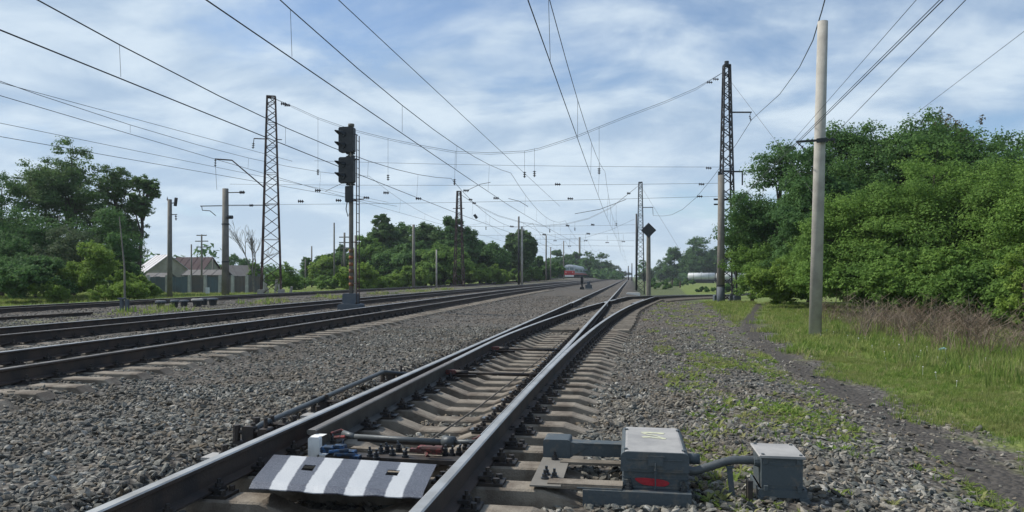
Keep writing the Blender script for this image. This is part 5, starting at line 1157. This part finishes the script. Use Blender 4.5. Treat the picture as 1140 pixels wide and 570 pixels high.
# tank wagons at right, on a siding beyond the branch
sid = lambda u, d: ud(u, d, -1.0)
M_TANK = mat('tank_grey_white', (.52, .54, .55), .5, 0, (.40, .41, .42), .6, fine=.1)
wag = [(858, 288, 829, 291), (827, 292, 798, 295), (795, 296, 767, 299)]
for i, (ua, da, ub, db) in enumerate(wag):
    a, b = sid(ua, da), sid(ub, db); dr = (b - a).normalized(); c = (a + b) / 2; l = 11.0 if i else 11.0
    o = empty('tank_wagon', (c.x, c.y, float(zg(c.x, c.y))), ['pale tank wagon half hidden behind the thicket at right', 'pale tank wagon behind the two poles at right', 'pale grey tank wagon at the left end of the row, clear of the poles'][i], 'tank wagon', 'tank wagons on the siding', math.atan2(dr.y, dr.x))
    o['label'] = o['label']; m = MB(); h0 = 2.75
    m.tube([(-5.3, 0, h0), (-5.1, 0, h0), (5.1, 0, h0), (5.3, 0, h0)], [1.0, 1.5, 1.5, 1.0], 20); m.build('tank', M_TANK, o, True)
    m = MB(); m.box(-5.9, 5.9, -1.3, 1.3, .9, 1.4); m.box(-5.0, 5.0, -1.2, 1.2, .15, .9); m.box(-5.7, -5.3, -1.3, 1.3, 1.25, 2.2); m.box(5.3, 5.7, -1.3, 1.3, 1.25, 2.2); m.build('frame', M_UND, o)
    for k in (-4.6, -2.9, 2.9, 4.6):
        m = MB(); m.tube([(k, -.85, .55), (k, .85, .55)], .47, 12); m.build('wheelset', M_UND, o)
    m = MB(); m.cyl(0, 0, h0+1.4, h0+1.8, .45, 10); m.box(-1.2, 1.2, -.5, .5, h0+1.5, h0+1.56); m.build('dome', M_TANK, o)
    for k in (-3, 0, 3):
        m = MB(); m.tube([(k, 0, h0), (k+.1, 0, h0)], 1.515, 20); m.build('strap', M_UND, o)

# ------------------------------------------------------------------ houses and fence, left
M_WALL = mat('pale_plaster', (.40, .37, .30), .9, 0, (.30, .28, .23), 1.2); M_ROOFG = mat('grey_metal_roof', (.42, .41, .43), .5, .1, (.34, .33, .35), .8, fine=.1); M_ROOFB = mat('brown_metal_roof', (.060, .036, .038), .9, 0, (.065, .045, .05), .8, fine=.1); M_SLATE = mat('slate_sheet_roof', (.15, .145, .142), .85, 0, (.13, .12, .115), 1.0)
M_FENB = mat('faded_blue_fence', (.115, .16, .19), .8, 0, (.10, .12, .13), .7, fine=.2); M_FENR = mat('rusty_fence_panel', (.15, .13, .12), .9, 0, (.11, .12, .13), .9)
def gable_house(u, d, x0, x1, y0, y1, h, hr, wall, roof, label, ridge='x', over=.35, wins=(), chim=None, rz=0.0):
    p = ud(u, d); z = float(zg(p.x, p.y)); o = empty('house', (p.x, p.y, z), label, 'house', None, YAW + rz)
    m = MB(); m.box(x0, x1, y0, y1, -.3, h)
    if ridge == 'y': c = (x0+x1)/2; m.add([(x0, y0, h), (x1, y0, h), (c, y0, hr), (x0, y1, h), (x1, y1, h), (c, y1, hr)], [(0,1,2), (5,4,3)])
    else: c = (y0+y1)/2; m.add([(x0, y0, h), (x0, y1, h), (x0, c, hr), (x1, y0, h), (x1, y1, h), (x1, c, hr)], [(2,1,0), (3,4,5)])
    m.build('wall', wall, o); rf = MB(); t = .09
    if ridge == 'y':
        for s_, xe in ((-1, x0 - over), (1, x1 + over)):
            zz = h - (hr-h)*over/((x1-x0)/2); rf.add([(c, y0-over, hr+.02), (xe, y0-over, zz), (xe, y1+over, zz), (c, y1+over, hr+.02), (c, y0-over, hr+t), (xe, y0-over, zz+t), (xe, y1+over, zz+t), (c, y1+over, hr+t)], [(0,1,2,3),(7,6,5,4),(0,4,5,1),(1,5,6,2),(2,6,7,3),(3,7,4,0)])
    else:
        for ye in (y0 - over, y1 + over):
            zz = h - (hr-h)*over/((y1-y0)/2); rf.add([(x0-over, c, hr+.02), (x0-over, ye, zz), (x1+over, ye, zz), (x1+over, c, hr+.02), (x0-over, c, hr+t), (x0-over, ye, zz+t), (x1+over, ye, zz+t), (x1+over, c, hr+t)], [(0,1,2,3),(7,6,5,4),(0,4,5,1),(1,5,6,2),(2,6,7,3),(3,7,4,0)])
    r = rf.build('roof', roof, o)
    if ridge == 'x':
        n = int((x1-x0)/.9); m = MB()
        for k in range(n+1):
            xx = x0-over + (x1-x0+2*over)*k/n; zz = h - (hr-h)*over/((y1-y0)/2); m.bar((xx, c, hr+t+.02), (xx, y0-over, zz+t+.02), .04, .04)
        m.build('seam', roof, r)
    for (wx, wz, ww, wh) in wins:
        m = MB(); m.box(wx-ww/2-.08, wx+ww/2+.08, y0-.05, y0-.002, wz-.08, wz+wh+.08); f = m.build('window', M_WHITE, o); m = MB(); m.box(wx-ww/2, wx+ww/2, y0-.07, y0-.045, wz, wz+wh); m.build('pane', M_GLASS, f)
    if chim: m = MB(); m.box(chim-.25, chim+.25, (y0+y1)/2-.25, (y0+y1)/2+.25, hr-.6, hr+.9); m.build('chimney', M_SLATE, r)
    return o
gable_house(181, 97, -2.2, 2.2, -2.8, 2.8, 2.35, 4.55, M_WALL, M_ROOFG, 'beige gabled house with light grey metal roof behind the slim concrete pole', 'x', .3, (), None, -.8)
gable_house(218, 101, -2.6, 2.3, -2.6, 2.6, 2.35, 4.35, M_WALL, M_ROOFB, 'house with dark brown metal roof right of the beige gable', 'x', .25, (), None, -.15)
gable_house(231, 88, -2.1, 2.1, -1.5, 1.5, 1.95, 2.5, M_POLED, M_SLATE, 'low shed with flat grey sheet roof left of the stout concrete pole', 'x', .25)
gable_house(268, 92, -2.0, 1.9, -1.9, 1.9, 1.95, 3.1, M_WALL, M_SLATE, 'small house with grey slate roof between the stout pole and the lattice mast', 'x', .3, (), None, .7)
gable_house(172, 84, -1.9, 1.6, -1.2, 1.2, 1.7, 2.1, M_WALL, M_SLATE, 'low lean-to with pale sheet roof in front of the beige gabled house', 'x', .3)
fo = ud(232, 76); fz = float(zg(fo.x, fo.y)); fn = empty('fence', (fo.x, fo.y, fz), 'fence of blue and rusty sheets between white concrete posts in front of the houses', 'fence', None, YAW)
fu = [165, 186, 211, 228.5, 245, 259, 275, 293]
for i, u in enumerate(fu):
    x = (u - 232) * 76 / 823.
    m = MB(); m.add([(x-.17, -.12, -.4), (x+.17, -.12, -.4), (x+.12, -.12, 1.95), (x-.12, -.12, 1.95), (x-.17, .12, -.4), (x+.17, .12, -.4), (x+.12, .12, 1.95), (x-.12, .12, 1.95)], [(0,1,2,3),(7,6,5,4),(0,4,5,1),(1,5,6,2),(2,6,7,3),(3,7,4,0)]); m.build('post', mat('whitewashed_post', (.52, .52, .49), .9, 0, (.36, .35, .33), 2), fn)
    if i < len(fu)-1:
        x2 = (fu[i+1] - 232) * 76 / 823.; n = 3; 
        for k in range(n):
            a = x + .2 + (x2-x-.4)*k/n; b = x + .2 + (x2-x-.4)*(k+1)/n - .02; m = MB(); m.box(a, b, .0 + .01*(k % 2), .03 + .01*(k % 2), -.2, 1.75 + .06*((i*3+k) % 2)); m.build('panel', M_FENB if i in (0, 1, 3) else M_FENR, fn)
m = MB(); m.box(-.14, .14, -.12, .12, 0, .55); b = m.build('white_box', M_WHITE); p = ud(231, 68); b.location = (p.x, p.y, float(zg(p.x, p.y)) + .25); tag(b, 'little white box standing in front of the fence', 'box')
gate = empty('old_shelter', (0, 0, 0), 'x', 'shelter'); bpy.data.objects.remove(gate)
for i, (u, h_) in enumerate(((294, 1.1), (299, .7), (306, 1.3), (312, .9), (323, .6))):
    p = ud(u, 62); m = MB(); m.bar((0, 0, -.1), (.15*(-1)**i, 0, h_), .16); b = m.build('concrete_stub', M_POLE); b.location = (p.x, p.y, float(zg(p.x, p.y))); tag(b, 'pale concrete stub at the foot of the left lattice mast, ' + ['far left one', 'second from left, short', 'tallest one in the middle', 'second from right', 'rightmost and shortest'][i], 'concrete stub')
# litter in the grass
p = un(1046, 391, -.12); m = MB(); m.tube([(0, 0, .04), (.10, .03, .06), (.16, .05, .05)], [.03, .035, .012], 8); b = m.build('litter_bottle', mat('pale_cyan_plastic', (.35, .62, .66), .3, 0, bump=0)); b.location = (p.x, p.y, float(zg(p.x, p.y)) + .05); tag(b, 'pale blue plastic bottle lying in the tall grass at right', 'litter')
p = un(817, 517, -.08); m = MB(); m.add([(-.02, 0, .01), (0, -.01, .05), (.025, .0, .045), (.02, .02, .01), (-.01, .03, .03)], [(0,1,4), (1,2,4), (2,3,4), (3,0,4), (0,3,2,1)]); b = m.build('white_scrap', M_WHITE); b.location = (p.x, p.y, -.07); tag(b, 'tiny white scrap on the stones under the cable hose', 'litter')

# ------------------------------------------------------------------ air
if True:
    m = MB(); m.box(-620, 620, -30, 900, -6, 32); hz_o = m.build('haze', [], None, False, 'stuff')
    hm = bpy.data.materials.new('haze'); hm.use_nodes = True; nt = hm.node_tree; nt.nodes.clear(); o_ = nt.nodes.new('ShaderNodeOutputMaterial'); v = nt.nodes.new('ShaderNodeVolumePrincipled')
    v.inputs['Color'].default_value = (.80, .88, 1.0, 1); v.inputs['Density'].default_value = .00025; v.inputs['Anisotropy'].default_value = .2
    nt.links.new(v.outputs[0], o_.inputs['Volume']); hz_o.data.materials.append(hm)
